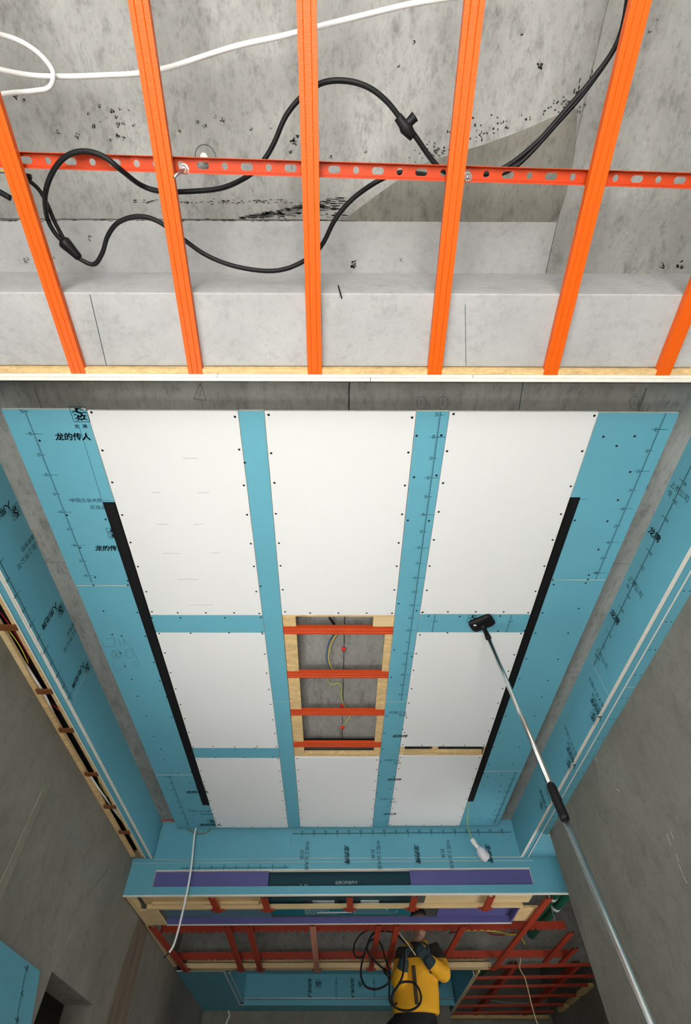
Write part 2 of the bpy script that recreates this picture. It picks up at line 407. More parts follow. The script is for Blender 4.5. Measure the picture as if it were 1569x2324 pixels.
mb = MB(); fw = Frame((XR, 0, 0), (0, -1, 0), (0, 0, 1), .001)
for a, b in (((1515, 1893), (1524, 1920)), ((1522, 1885), (1530, 1905)), ((1536, 1938), (1541, 1955)), ((1542, 1962), (1550, 1982)), ((1550, 1985), (1561, 2005)), ((1352, 1720), (1358, 1730)), ((1400, 1790), (1406, 1796))):
    p, q = at(*a, 'X', XR), at(*b, 'X', XR); fw.line(mb, [(-p.y, p.z), (-q.y, q.z)], .003)
stuff(mb.build('scratch_mark', MATS['gypsum_core'], bpy.data.objects['wall_right']))
WY0, WY1, WZ0, WZ1 = 4.42, 5.58, .22, 1.68
struct(MB().box(2.95, 3.1, YW, WY0, 0, ZHI).box(2.95, 3.1, WY1, 9.6, 0, ZHI).box(2.95, 3.1, WY0, WY1, 0, WZ0).box(2.95, 3.1, WY0, WY1, WZ1, ZHI)
       .box(XR + .2, 2.95, YW - .2, YW, 0, ZHI).build('wall_side', M_plaster))
struct(MB().box(XL - .2, 1.5, 8.93, 9.6, 0, ZHI).box(1.5, 3.1, 9.46, 9.6, 0, ZHI).build('wall_far', M_plaster))
struct(MB().box(XL - .2, -1.4, BACKY - .2, BACKY, 0, ZHI).box(.6, XR + .2, BACKY - .2, BACKY, 0, ZHI).box(-1.4, .6, BACKY - .2, BACKY, 0, .05).box(-1.4, .6, BACKY - .2, BACKY, 2.6, ZHI).build('wall_back', M_plaster))
w1 = struct(MB().box(-1.4, -1.35, BACKY - .1, BACKY - .05, .05, 2.6).box(.55, .6, BACKY - .1, BACKY - .05, .05, 2.6).box(-1.35, .55, BACKY - .1, BACKY - .05, .05, .1).box(-1.35, .55, BACKY - .1, BACKY - .05, 2.55, 2.6).box(-.425, -.375, BACKY - .1, BACKY - .05, .1, 2.55).build('window_1', M_frame))
w2 = struct(MB().box(3.0, 3.05, WY0, WY0 + .05, WZ0, WZ1).box(3.0, 3.05, WY1 - .05, WY1, WZ0, WZ1).box(3.0, 3.05, WY0 + .05, WY1 - .05, WZ0, WZ0 + .05).box(3.0, 3.05, WY0 + .05, WY1 - .05, WZ1 - .05, WZ1).build('window_2', M_frame))

struct(MB().box(XL - .14, XL - .1, LY0, LY0 + .04, .1, 1.46).box(XL - .14, XL - .1, LY1 - .04, LY1, .1, 1.46).box(XL - .14, XL - .1, LY0 + .04, LY1 - .04, .1, .14).box(XL - .14, XL - .1, LY0 + .04, LY1 - .04, 1.42, 1.46).build('added_fill_window', M_frame))  # unseen frame added around the fill light opening
# ================================================================== OVERHEAD STEEL
def batten_profile(w=.048, h=.019, t=.0012):
    k = w / 2
    return [(-k + .006, h), (-k, h), (-k, 0), (-k * .45, 0), (-k * .40, .0018), (-k * .35, 0), (k * .35, 0), (k * .40, .0018), (k * .45, 0), (k, 0), (k, h), (k - .006, h)]
def batten(name, a, b, m, w=.048, h=.019, parent=None):
    """rolled C furring channel from a to b (bottom centre line), open side up"""
    a, b = Vector(a), Vector(b); d = (b - a).normalized(); s = d.cross(Vector((0, 0, 1))).normalized()
    P = batten_profile(w, h); inner = [(x * (1 - .0026 / (w / 2)) if abs(x) > w / 2 - 1e-4 else x, z + .0012) for x, z in P]
    loop = P + inner[::-1]; n = len(loop); mb = MB()
    vs = [a + s * x + Vector((0, 0, z)) for x, z in loop] + [b + s * x + Vector((0, 0, z)) for x, z in loop]
    k = len(P)
    caps = [(i, i + 1, n - 2 - i, n - 1 - i) for i in range(k - 1)]
    mb.add(vs, [(i, (i + 1) % n, n + (i + 1) % n, n + i) for i in range(n)] + [c[::-1] for c in caps] + [tuple(n + i for i in c) for c in caps])
    return mb.build(name, m, parent)
names = ['leftmost orange overhead batten, crossing the bare concrete at the left edge',
         'second orange overhead batten from the left, right of the black cable loop',
         'third orange overhead batten from the left, crossing the black smear on the concrete',
         'fourth orange overhead batten from the left, right of the black cable tee connector',
         'fifth orange overhead batten from the left, crossing the damp concrete joint',
         'rightmost orange overhead batten, only its far end in view']
bx = [(-.885, -.872), (-.464, -.474), (-.069, -.069), (.326, .338), (.716, .733), (1.115, 1.116)]
for lab, (x0, x1) in zip(names, bx):
    o = batten('furring_channel', (x0 + (x0 - x1) * 2.2, -2.2, ZS), (x1, .617, ZS), M_orange)
    tag(o, lab, 'metal batten', 'orange battens under the overhead concrete')

def carrier(name, x0, x1, y, z, m, parent=None, pitch=.061, w=.036, drop=.020, ang=0.0, label=None, cat=None):
    """punched snap-on main channel along X, web on top with holes, toothed flanges hanging down"""
    n = int((x1 - x0) / pitch); mb = MB(); t = .0014
    def hole_cell(xa, kind):
        K = 16; hx, hy = (.017, .0085) if kind else (.0085, .0085)
        border = []; ring = []
        for i in range(K):
            q = 2 * math.pi * (i + .5) / K; c, s = math.cos(q), math.sin(q)
            k = min(pitch / 2 / max(abs(c), 1e-6), w / 2 / max(abs(s), 1e-6)); border.append([c * k, s * k])
            r = .0085; ring.append((c * r + (math.copysign(hx - r, c)), s * r))
        for sx in (-1, 1):
            for sy in (-1, 1):
                i = min(range(K), key=lambda j: (border[j][0] - sx * pitch / 2) ** 2 + (border[j][1] - sy * w / 2) ** 2); border[i] = [sx * pitch / 2, sy * w / 2]
        xc = xa + pitch / 2
        vs = [(xc + a, y + b, z + zz) for zz in (0, t) for a, b in border] + [(xc + a, y + b, z + zz) for zz in (0, t) for a, b in ring]
        fs = []
        for i in range(K):
            j = (i + 1) % K
            fs += [(i, 2 * K + i, 2 * K + j, j), (K + i, K + j, 3 * K + j, 3 * K + i), (2 * K + i, 3 * K + i, 3 * K + j, 2 * K + j)]
        mb.add(vs, fs)
    for c in range(n):
        xa = x0 + c * pitch
        hole_cell(xa, c % 2 == 0)
        for sy in (-1, 1):
            yy = y + sy * w / 2
            for a, b, d in ((0, .018, drop), (.018, .024, drop * .72), (.024, .036, drop * .86), (.036, .043, drop * .72), (.043, pitch, drop)):
                mb.box(xa + a, xa + b, yy - t / 2, yy + t / 2, z - d, z + t)
    for sy in (-1, 1):   # stiffening ribs of the web
        mb.box(x0, x0 + n * pitch, y + sy * w * .34 - .001, y + sy * w * .34 + .001, z - .0015, z)
    if ang: mb.tilt(ang, 0, y)
    o = mb.build(name, m, parent)
    if label: tag(o, label, cat or 'metal channel')
    return o
CZ = ZS + .042
cc = at(784, 385, 'Z', CZ).y
carrier('carrier_channel', -1.62, 1.60, cc, CZ, M_red, ang=.0225, label='punched red main channel with slotted holes running across above the overhead battens')

def rod(x, y, label, bent):
    p = at(x, y, 'Z', CZ - .02); t = thing('threaded_rod', label, 'bolt')
    top = Vector((p.x, p.y + .004, ZHI - .001))
    base = Vector((p.x, p.y + .004, CZ - .012))
    pts = [top, base] if not bent else [top, base, base + Vector((-.012, .010, -.018)), base + Vector((-.020, .018, -.034))]
    MB().tube(pts, .0045, 8).build('rod', M_steel, t, True)
    M = Matrix.Translation((p.x, p.y + .004, CZ - .010))
    MB().lathe([(.0, 0), (.009, 0), (.0105, .002), (.0105, .006), (.009, .008), (0, .008)], M, 6).build('nut', M_steel, t)
    MB().lathe([(.0, .008), (.014, .008), (.014, .0095), (.0, .0095)], M, 16).build('washer', M_steel, t)
    rebase(t, base)
rod(414, 380, 'bent zinc threaded rod and nut beside the second overhead batten', True)
rod(1064, 400, 'straight zinc rod with round nut beside the fourth overhead batten', False)
p = at(467, 357, 'Z', ZHI)
t = thing('ceiling_anchor', 'white ringed anchor sleeve in the concrete above the punched channel', 'anchor')
MB().lathe([(0, 0), (.012, 0), (.013, .004), (.008, .006), (.008, .03), (0, .03)], Matrix.Translation((p.x, p.y, ZHI - .028)), 14).build('sleeve', M_plastic, t, True)
mb = MB(); f2 = Frame((p.x, p.y, ZHI), (1, 0, 0), (0, -1, 0), .0015)
f2.line(mb, [(.034 * math.cos(k * .35), .034 * math.sin(k * .35)) for k in range(18)], .0022); mb.build('pencil_ring', M_pencil, t)
rebase(t, p)

# cables lying loose above the battens
def cable(name, pts, r, m, label, cat='cable', n=8, parent=None, seg=6):
    o = MB().tube(smooth_path(pts, seg), r, n).build(name, m, parent, True)
    if label: tag(o, label, cat)
    return o
ZC, ZF = 3.06, 2.958      # above / below the punched channel
def zp(lst): return [at(x, y, 'Z', z) for x, y, z in lst]
cab = thing('black_cable', 'black rubber cable looping over the overhead battens with two moulded tee connectors', 'cable')
path1 = zp([(1560, -420, ZC), (1500, -230, ZC), (1450, -60, ZC), (1425, 30, ZC), (1395, 110, ZC), (1345, 180, ZC), (1280, 255, ZC), (1220, 322, ZC), (1150, 378, ZC), (1100, 395, ZC), (1040, 398, ZC), (1003, 385, ZC), (975, 355, ZC), (940, 305, ZC), (912, 272, ZC), (880, 232, ZC), (840, 200, ZC), (790, 184, ZC), (735, 187, ZC), (690, 215, ZC), (650, 262, ZC), (622, 325, ZC), (598, 365, ZC), (570, 395, ZC), (510, 425, ZC), (440, 434, ZC - .02), (365, 434, ZC - .03), (320, 420, ZC - .04), (275, 386, ZF), (235, 355, ZF - .01), (190, 343, ZF - .012), (150, 355, ZF - .012), (120, 390, ZF - .005), (103, 440, ZF + .01), (106, 490, ZC), (122, 525, ZC), (147, 553, ZC)])
MB().tube(smooth_path(path1, 5), .0070, 8).build('cable_run', M_black, cab, True)
path2 = zp([(160, 568, ZC), (182, 588, ZC), (213, 600, ZC), (232, 575, ZC), (245, 535, ZC), (270, 504, ZC), (315, 491, ZC), (360, 503, ZC), (412, 540, ZC), (470, 580, ZC), (540, 606, ZC), (620, 615, ZC), (680, 598, ZC), (728, 560, ZC), (760, 500, ZC), (800, 452, ZC), (860, 410, ZC), (910, 392, ZC + .01), (985, 400, ZC + .02)])
MB().tube(smooth_path(path2, 5), .0070, 8).build('cable_run', M_black, cab, True)
path3 = zp([(20, 372, ZC), (58, 404, ZC), (88, 430, ZC), (108, 465, ZC), (125, 505, ZC), (148, 548, ZC)])
MB().tube(smooth_path(path3, 5), .0062, 8).build('cable_run', M_black, cab, True)
path4 = zp([(1530, -420, ZC), (1480, -230, ZC), (1435, -60, ZC), (1404, 90, ZC), (1330, 205, ZC), (1265, 280, ZC), (1200, 352, ZC), (1160, 385, ZC), (1120, 400, ZC)])
MB().tube(smooth_path(path4, 5), .0064, 8).build('cable_run', M_black, cab, True)
a, b, c = zp([(903, 265, ZC), (938, 312, ZC), (942, 264, ZC)])
tee = MB().tube([a, a.lerp(b, .12), a.lerp(b, .3), a.lerp(b, .5), a.lerp(b, .75), a.lerp(b, .88), b], [.012, .0125, .0135, .018, .015, .013, .0115], 10)
mid = a.lerp(b, .48)
tee.tube([mid, mid.lerp(c, .35), mid.lerp(c, .8), c], [.016, .0125, .013, .0145], 10)
tee.build('tee_connector', M_black, cab, True)
a, b = zp([(141, 545, ZC), (181, 586, ZC)])
MB().tube([a, a.lerp(b, .1), a.lerp(b, .3), a.lerp(b, .65), a.lerp(b, .9), b], [.014, .0195, .0185, .0145, .0125, .010], 10).build('tee_connector', M_black, cab, True)
cable('cable_stub', zp([(-330, 400, ZC), (-60, 420, ZC), (-10, 432, ZC), (24, 450, ZC)]), .0085, M_black, 'cut black cable stub poking in at the left edge of the overhead frame')
t = thing('stripped_cable', 'stripped cable end with coloured cores left of the leftmost overhead batten', 'cable')
MB().tube(zp([(16, 392, ZC), (40, 397, ZC), (70, 402, ZC)]), .008, 8).build('sheath', M_black, t, True)
for k, m in ((0, M_yw), (5, M_bw)):
    MB().tube(zp([(-140, 400 + k * 4, ZC), (-40, 385 + k * 2, ZC), (-10, 386 + k, ZC), (18, 391, ZC)]), .003, 6).build('core_wire', m, t, True)
wc = ZC + .06
cable('white_cable', zp([(-330, 120, wc), (-180, 70, wc), (-60, 70, wc), (0, 79, wc), (50, 96, wc), (95, 128, wc), (120, 165, wc), (112, 198, wc), (75, 207, wc), (10, 213, wc), (-60, 230, wc), (-300, 300, wc)]), .0064, M_whitecable, 'white flat cable curling in a loop at the left edge of the bare concrete', seg=8)
cable('white_cable', zp([(-330, 60, wc + .03), (-60, 140, wc + .03), (0, 158, wc + .03), (70, 171, wc + .03), (150, 174, wc + .03), (240, 171, wc + .03), (310, 167, wc + .03), (380, 154, wc + .03), (450, 132, wc + .03), (540, 104, wc + .03), (640, 82, wc + .03), (740, 56, wc + .03), (830, 34, wc + .03), (920, 12, wc + .03), (1000, -2, wc + .03), (1080, -14, wc + .03), (1250, -45, wc + .03), (1600, -110, wc + .03)]), .0068, M_whitecable, 'long white flat cable running across behind the overhead battens', seg=6)
a, b = at(768, 648, 'Y', BY + .002), at(776, 677, 'Y', BY - .012)
tag(MB().tube([a, b], [.0025, .0022], 6).build('iron_nail', M_screw), 'dark bent nail sticking out of the beam beside the third batten', 'nail')

# ================================================================== COVES around the island
# near cove edge
t = thing('near_cove', 'near cove edge of chipboard and white board ends below the overhead battens', 'ceiling cove')
MB().box(XL, XR, .597, .6135, ZS + .003, ZSL).build('osb_board', M_osb, t)
xs = [XL, -.40, .47, XR]
for a, b in zip(xs, xs[1:]): MB().cbox(a + .001, b - .001, .6145, .625, ZS - .002, ZSL, .0008).build('gypsum_board', M_core, t)
for a, b in ((XL, .12), (.122, XR)): MB().cbox(a, b, .6258, .6365, ZS - .006, ZSL, .0008).build('gypsum_board', [M_core], t)
rebase(t, (0, .62, ZS))

def board_faces(mb_box, nrm_axis, sign):
    pass
def blue_board(name, x0, x1, y0, y1, z0, z1, face, parent):
    """gypsum board with paper on the face axis ('-z','+x','-x','-y') and bare core on its edges"""
    mb = MB().box(x0, x1, y0, y1, z0, z1)
    idx = {'-z': (0, 1), '+z': (0, 1), '-y': (2, 4), '+x': (3, 5), '-x': (3, 5)}[face]
    mb.m = [1] * 6
    for i in idx: mb.m[i] = 0
    return mb.build(name, [M_blue, M_core], parent)
Y0C, Y1C = .637, 4.70
# left cove
lc = thing('left_cove', 'left cove with dark blue upright boards, white edges and an open slot along the wall', 'ceiling cove')
yj = at(180, 1560, 'X', LIPL).y
fb = [blue_board('fascia_board', LIPL - .0105, LIPL, a, b, ZS, ZSL, '+x', lc) for a, b in ((Y0C, yj - .001), (yj + .001, Y1C + .02))]
blue_board('edge_board', LIPL - .0225, LIPL - .0112, Y0C, at(88, 1483, 'Z', ZS).y, ZS - .001, ZSL - .02, '+x', lc)
blue_board('edge_board', LIPL - .0225, LIPL - .0118, at(88, 1483, 'Z', ZS).y + .01, Y1C + .02, ZS + .001, ZSL - .02, '+x', lc)
sb = blue_board('soffit_board', LIPL - .055, LIPL - .0235, Y0C, Y1C + .02, ZS + .006, ZS + .016, '-z', lc)
blue_board('edge_board', LIPL - .0640, LIPL - .0555, Y0C, Y1C + .02, ZS - .001, ZSL - .03, '+x', lc)
MB().box(LIPL - .086, LIPL - .0645, Y0C, Y1C + .02, ZS + .002, ZS + .05).build('osb_rail', M_osb, lc)
MB().box(XL + .0015, LIPL - .0865, Y0C, Y1C - .014, ZS + .052, ZS + .06).build('slot_shade_sheet', M_blackmet, lc)  # black sheet added in place of the deep shade inside the slot
ry = [Y0C, at(62, 1533, 'Z', ZS).y, 3.6, Y1C]
for a, b in zip(ry, ry[1:]): MB().cbox(XL + .001, XL + .032, a + .001, b - .001, ZS + .002, ZS + .022, .001).build('wall_rail', M_pine if b < 3 else M_osb, lc)
MB().box(XL + .001, LIPL - .0645, Y1C - .012, Y1C + .006, ZS, ZS + .05).build('end_block', M_ply, lc)
for k, (px, py) in enumerate(((20, 1423), (97, 1568), (148, 1656), (208, 1756), (253, 1830), (288, 1888))):
    y = at(px, py, 'Z', ZS).y
    MB().cbox(XL + .024, LIPL - .0650, y - .019, y + .019, ZS - .009, ZS + .0015, .001).build('spacer_bracket', M_brownbr, lc)
for y in (.95, 1.4): MB().cbox(XL + .024, LIPL - .0650, y - .019, y + .019, ZS - .009, ZS + .0015, .001).build('spacer_bracket', M_brownbr, lc)
# prints on the upright left boards
ly = .15
mb = MB(); zr = at(60, 1390, 'X', LIPL).z
ruler(mb, Frame((LIPL, Y0C, zr), (0, 1, 0), (0, 0, 1)), yj - Y0C, .35, -1, True, 2, .022, .03, .003)
f2 = Frame((LIPL, 0, ZSL), (0, 0, -1), (0, 1, 0))
for cx, cy, kind in ((20, 1150, 0), (60, 1250, 1), (135, 1365, 0), (160, 1440, 1), (190, 1510, 0)):
    p = at(cx, cy, 'X', LIPL); dz = ZSL - p.z
    if kind == 0:
        text(mb, f2, '人用龙牌', max(dz - .085, .05), p.y - .022, .042, 1, 0, .03); logo(mb, f2, .012, p.y + .015, .062)
    else:
        text(mb, f2, '大型上市公司', dz - .11, p.y + .01, .035); text(mb, f2, '国家免检', dz - .09, p.y - .035, .03)
mb.build('board_print', M_print, fb[0])
rebase(lc, (LIPL, Y0C, ZS))
# right cove
rc = thing('right_cove', 'right cove with blue upright boards, double white edge and narrow soffit along the wall', 'ceiling cove')
yr = at(1350, 1515, 'X', LIPR).y
fbr = [blue_board('fascia_board', LIPR, LIPR + .0105, a, b, ZS, ZSL, '-x', rc) for a, b in ((Y0C, yr - .001), (yr + .001, Y1C - .02))]
y2 = 4.2
blue_board('edge_board', LIPR + .0112, LIPR + .0225, Y0C, Y1C - .02, ZS + .001, ZSL - .02, '-x', rc)
blue_board('soffit_board', LIPR + .0235, LIPR + .056, Y0C, Y1C - .02, ZS + .006, ZS + .016, '-z', rc)
blue_board('edge_board', LIPR + .0565, LIPR + .0655, Y0C, Y1C - .02, ZS - .001, ZSL - .03, '-x', rc)
yj2 = at(1425, 1561, 'Z', ZS).y
sbr = []
for a, b, x1 in ((Y0C, yj2 - .001, XR - .001), (yj2 + .001, 4.10, XR - .001), (4.102, YW + .005, XR - .001), (YW + .006, Y1C - .03, 2.2)):
    sbr.append(blue_board('soffit_board', LIPR + .066, x1, a, b, ZS + .004, ZS + .014, '-z', rc))
mb = MB(); zr = at(1470, 1260, 'X', LIPR).z
ruler(mb, Frame((LIPR, yr - .002, zr), (0, -1, 0), (0, 0, 1)), yr - Y0C, .22, -1, True, 1, .022, .03, .003)
f2 = Frame((LIPR, 0, ZSL), (0, 0, -1), (0, -1, 0))
for cx, cy, kind in ((1540, 1120, 1), (1487, 1213, 0), (1440, 1335, 1), (1397, 1400, 0), (1365, 1495, 1)):
    p = at(cx, cy, 'X', LIPR); dz = ZSL - p.z
    if kind == 0: text(mb, f2, '龙牌', max(dz - .05, .01), -p.y - .02, .048, 1, 0, .03)
    else: text(mb, f2, '上市公司', max(dz - .07, .01), -p.y, .036); text(mb, f2, '信', max(dz - .06, .01), -p.y - .04, .03)
mb.build('board_print', M_print, fbr[0])
mb = MB()
ruler(mb, Frame((LIPR, yr + .01, ZSL - .035), (0, 1, 0), (0, 0, 1)), Y1C - yr - .1, .05, -1, True, 1, .02, .02, .003)
for cx, cy in ((1345, 1632), (1290, 1738), (1228, 1830)):
    p = at(cx, cy, 'X', LIPR); dz = ZSL - p.z
    logo(mb, f2, dz - .03, -p.y - .01, .062); text(mb, f2, '龙的传人', dz - .085, -p.y + .07, .045, .8, .25, .04)
for cx, cy in ((1355, 1580), (1297, 1690), (1245, 1795)):
    p = at(cx, cy, 'X', LIPR); dz = ZSL - p.z
    text(mb, f2, '中国工业大奖', dz - .12, -p.y, .034); text(mb, f2, '民族品牌', dz - .04, -p.y - .042, .030)
mb.build('board_print', M_print, fbr[1])
stuff(screws([(LIPR + dx, y, ZS + .004) for y in [.8 + .21 * k for k in range(18)] for dx in (.085, .112)], (0, 0, -1), .004).build('screw_head', M_screw, rc))
rebase(rc, (LIPR, Y0C, ZS))

# ================================================================== CEILING ISLAND
isl = thing('ceiling_island', 'suspended ceiling island of white and blue boards with black slots and an open hatch', 'suspended ceiling')
T = .0115
def white_board(x0, x1, y0, y1):
    g = .0012
    o = MB().cbox(x0 + g, x1 - g, y0 + g, y1 - g, ZH, ZH + T, .0008).build('white_board', M_white, isl)
    pts = []
    n = max(2, round((y1 - y0) / .17))
    for k in range(n + 1):
        y = y0 + .02 + (y1 - y0 - .04) * k / n
        pts += [(x0 + .016 + random.uniform(-.003, .003), y + random.uniform(-.012, .012), ZH), (x1 - .016 + random.uniform(-.003, .003), y + random.uniform(-.012, .012), ZH)]
    for k in range(1, 4):
        x = x0 + (x1 - x0) * k / 4; pts += [(x, y1 - .018, ZH)]
    stuff(screws(pts, (0, 0, -1)).build('screw_head', M_screw, o))
    return o
C1, C2, C3, C4, C5, C6 = -1.000, -.390, -.285, .328, .462, 1.064
YN, YA, YB, YC, YD = .846, 2.040, 2.183, 3.395, 3.532
wb = white_board(C1, C2, YN, YA); white_board(C3, C4, YN, YA); white_board(C5, C6, YN, YA - .012)
wb2 = white_board(C1, C2, YB, YC); white_board(C5, C6, YB - .006, YC - .02)
white_board(C1, C2, YD, 4.675); white_board(C3, C4, YD - .008, 4.660); white_board(C5, C6, YD - .035, 4.635)
# faint scratches on the first white board
mb = MB(); fz = Frame((0, 0, ZH), (1, 0, 0), (0, -1, 0))
for x0, x1, y in ((415, 450, 1040), (345, 365, 1118), (450, 475, 1118), (355, 383, 1190), (440, 462, 1190), (370, 408, 1256), (478, 500, 1255), (405, 450, 1315), (430, 485, 1373)):
    fz.line(mb, pxl(ZH, [(x0, y), ((x0 + x1) / 2, y - .6), (x1, y)]), .0011)
mb.build('scuff_mark', M_pencil, wb)
LBX, RBX, SL0, SL1 = -1.340, 1.390, 1.295, 4.255
def blue_poly(name, poly):
    n = len(poly); mb = MB().prism(poly, ZH, ZH + T); mb.m = [0, 0] + [1] * n
    return mb.build(name, [M_blue, M_core], isl)
CHL0, CHL1, CHR0, CHR1 = -1.056, -1.0008, 1.0695, 1.110
c = .0012
lb1 = blue_poly('blue_board', [(LBX, YN - .004), (C1 - c, YN - .004), (C1 - c, SL0), (CHL0, SL0), (CHL0, 1.818), (LBX, 1.818)])
lb2 = blue_poly('blue_board', [(LBX + .004, 1.822), (CHL0, 1.822), (CHL0, 3.775), (LBX + .004, 3.775)])
lb3 = blue_poly('blue_board', [(LBX + .004, 3.779), (CHL0, 3.779), (CHL0, SL1), (C1 - c, SL1), (C1 - c, 4.69), (LBX + .004, 4.69)])
rb1 = blue_poly('blue_board', [(C6 + c, YN + .004), (RBX, YN + .004), (RBX, 1.770), (CHR1, 1.770), (CHR1, 1.262), (C6 + c, 1.262)])
rb2 = blue_poly('blue_board', [(CHR1, 1.774), (RBX, 1.774), (RBX, 3.712), (CHR1, 3.712)])
rb3 = blue_poly('blue_board', [(CHR1, 3.716), (RBX, 3.716), (RBX, 4.622), (C6 + c, 4.622), (C6 + c, 4.185), (CHR1, 4.185)])
yst = at(640, 1592, 'Z', ZH).y
s1a = blue_poly('blue_board', [(C2 + c, YN), (C3 - c, YN), (C3 - c, yst - .001), (C2 + c, yst - .001)])
s1b = blue_poly('blue_board', [(C2 + c, yst + .001), (C3 - c, yst + .001), (C3 - c, 4.668), (C2 + c, 4.668)])
s2a = blue_poly('blue_board', [(C4 + c, YN), (C5 - c, YN), (C5 - c, yst - .001), (C4 + c, yst - .001)])
s2b = blue_poly('blue_board', [(C4 + c, yst + .001), (C5 - c, yst + .001), (C5 - c, 4.650), (C4 + c, 4.650)])
h1 = blue_poly('blue_board', [(C1 + c, YA + c), (C2 - c, YA + c), (C2 - c, YB - c), (C1 + c, YB - c)])
h2 = blue_poly('blue_board', [(C5 + c, YA - .011), (C6 - c, YA - .011), (C6 - c, YB - .007), (C5 + c, YB - .007)])
h3 = blue_poly('blue_board', [(C1 + c, YC + c), (C2 - c, YC + c), (C2 - c, YD - c), (C1 + c, YD - c)])
def pz(x, y): return at(x, y, 'Z', ZH)
def scr(board, pix):
    stuff(screws([pz(x, y) for x, y in pix], (0, 0, -1)).build('screw_head', M_screw, board))
scr(lb1, [(90, 1000), (152, 1169), (240, 1179), (216, 1310), (290, 1318), (182, 1243)])
scr(lb2, [(212, 1328), (290, 1328), (235, 1387), (312, 1390), (255, 1440), (276, 1443), (330, 1444), (273, 1482), (284, 1512), (350, 1503), (299, 1542), (312, 1580), (363, 1545), (378, 1582), (332, 1626), (391, 1628), (350, 1671), (408, 1668), (365, 1700), (420, 1700), (372, 1724), (388, 1754), (404, 1755), (434, 1752)])
scr(lb3, [(386, 1763), (430, 1777), (440, 1850), (437, 1866), (466, 1826)])
scr(rb1, [(1370, 991), (1400, 1012), (1441, 990), (1431, 1071), (1403, 1135), (1305, 1181), (1379, 1183), (1359, 1247), (1337, 1305), (1335, 1315), (1255, 1316)])
scr(rb2, [(1257, 1327), (1330, 1323), (1314, 1381), (1232, 1391), (1290, 1437), (1216, 1437), (1195, 1495), (1267, 1496), (1180, 1540), (1245, 1544), (1165, 1580), (1230, 1582), (1148, 1625), (1213, 1624), (1135, 1663), (1180, 1696), (1120, 1696), (1165, 1735), (1110, 1735), (1098, 1755)])
scr(rb3, [(1108, 1763), (1098, 1783), (1138, 1760), (1137, 1783), (1134, 1797), (1130, 1812), (1128, 1825), (1124, 1840), (1118, 1848), (1112, 1860), (1072, 1858), (1090, 1857)])
scr(s1a, [(556, 1050), (592, 1330)])
scr(s2a, [(946, 989), (1002, 988), (940, 1083), (991, 1079), (974, 1182), (926, 1181), (905, 1370), (895, 1475), (958, 1390), (946, 1386), (888, 1537), (935, 1490)])
scr(s2b, [(878, 1625), (872, 1664), (915, 1655), (868, 1700), (865, 1728), (895, 1763), (860, 1760), (855, 1800), (850, 1830), (886, 1790), (880, 1830), (847, 1860), (878, 1865)])
scr(h1, [(345, 1402), (410, 1402), (511, 1402), (592, 1401), (352, 1433), (433, 1437), (520, 1436), (595, 1435)])
scr(h2, [(973, 1398), (1044, 1399), (1136, 1398), (1205, 1400), (1016, 1436), (1082, 1433), (1131, 1432), (1191, 1431)])
scr(h3, [(437, 1700), (535, 1700), (580, 1698), (440, 1718), (489, 1719), (556, 1719), (620, 1718)])
# prints on the island's blue boards
def fpix(x, y, r, u): return Frame(pz(x, y), r, u)
XP, YM, YP, XM = (1, 0, 0), (0, -1, 0), (0, 1, 0), (-1, 0, 0)
mb = MB()
p0 = pz(57, 937)
ruler(mb, Frame((p0.x + .004, YN, ZH), YP, XP), 1.80 - YN, .295, -1, True, 0)
ft = Frame((0, 0, ZH), XP, YM)
def tp(board_mb, t, x, y, size, **k):
    p = pz(x, y); text(board_mb, ft, t, p.x, -p.y, size, **k)
tp(mb, '龙的传人', 126, 998, .037, shear=.18, bold=.05)
p = pz(168, 957); logo(mb, ft, p.x, -p.y, .066)
tp(mb, '龙', 170, 971, .019, bold=.03); tp(mb, '牌', 189, 971, .019, bold=.03)
tp(mb, '中国工业大奖', 160, 1139, .025); tp(mb, '民族品', 206, 1155, .025)
ft.line(mb, [(pz(152, 1135).x, -pz(152, 1135).y), (pz(250, 1135).x, -pz(250, 1135).y)], .0015)
tp(mb, '龙的传人', 216, 1249, .036, shear=.18, bold=.05)
p = pz(248, 1222); logo(mb, ft, p.x, -p.y, .062)
ft.line(mb, pxl(ZH, [(178, 962), (230, 1130)]), .0014)
mb.build('board_print', M_print, lb1)
mb = MB()
for pts in ([(228, 1450), (236, 1468), (248, 1466)], [(240, 1450), (258, 1448), (262, 1466), (246, 1468)], [(268, 1450), (276, 1466)], [(280, 1450), (284, 1466)], [(276, 1446), (300, 1470), (318, 1508)], [(225, 1480), (240, 1494)], [(284, 1476), (298, 1473), (304, 1492), (290, 1494), (284, 1476)], [(236, 1508), (246, 1525)], [(255, 1504), (262, 1522), (276, 1520)], [(280, 1502), (287, 1522)], [(300, 1502), (312, 1520)], [(306, 1500), (320, 1518)], [(256, 1476), (272, 1494)], [(272, 1476), (258, 1494)]):
    ft.line(mb, pxl(ZH, pts), .0016)
ft.line(mb, pxl(ZH, [(265 + 11 * math.cos(k * .45), 1485 + 10 * math.sin(k * .45)) for k in range(15)]), .0016)
mb.build('pencil_note', M_pencil, lb2)
mb = MB()
p0 = pz(386, 1763); ruler(mb, Frame((p0.x, 3.80, ZH), YP, XP), .87, .0, -1, True, 0)
tp(mb, '龙的传人', 422, 1800, .045, shear=.18, bold=.05); tp(mb, '中国工业大奖', 428, 1842, .030); tp(mb, '民族品牌', 455, 1849, .028); tp(mb, '龙的传人', 452, 1874, .048, shear=.18, bold=.05)
p = pz(447, 1792); logo(mb, ft, p.x, -p.y, .07); p = pz(473, 1868); logo(mb, ft, p.x, -p.y, .07)
mb.build('board_print', M_print, lb3)
mb = MB()
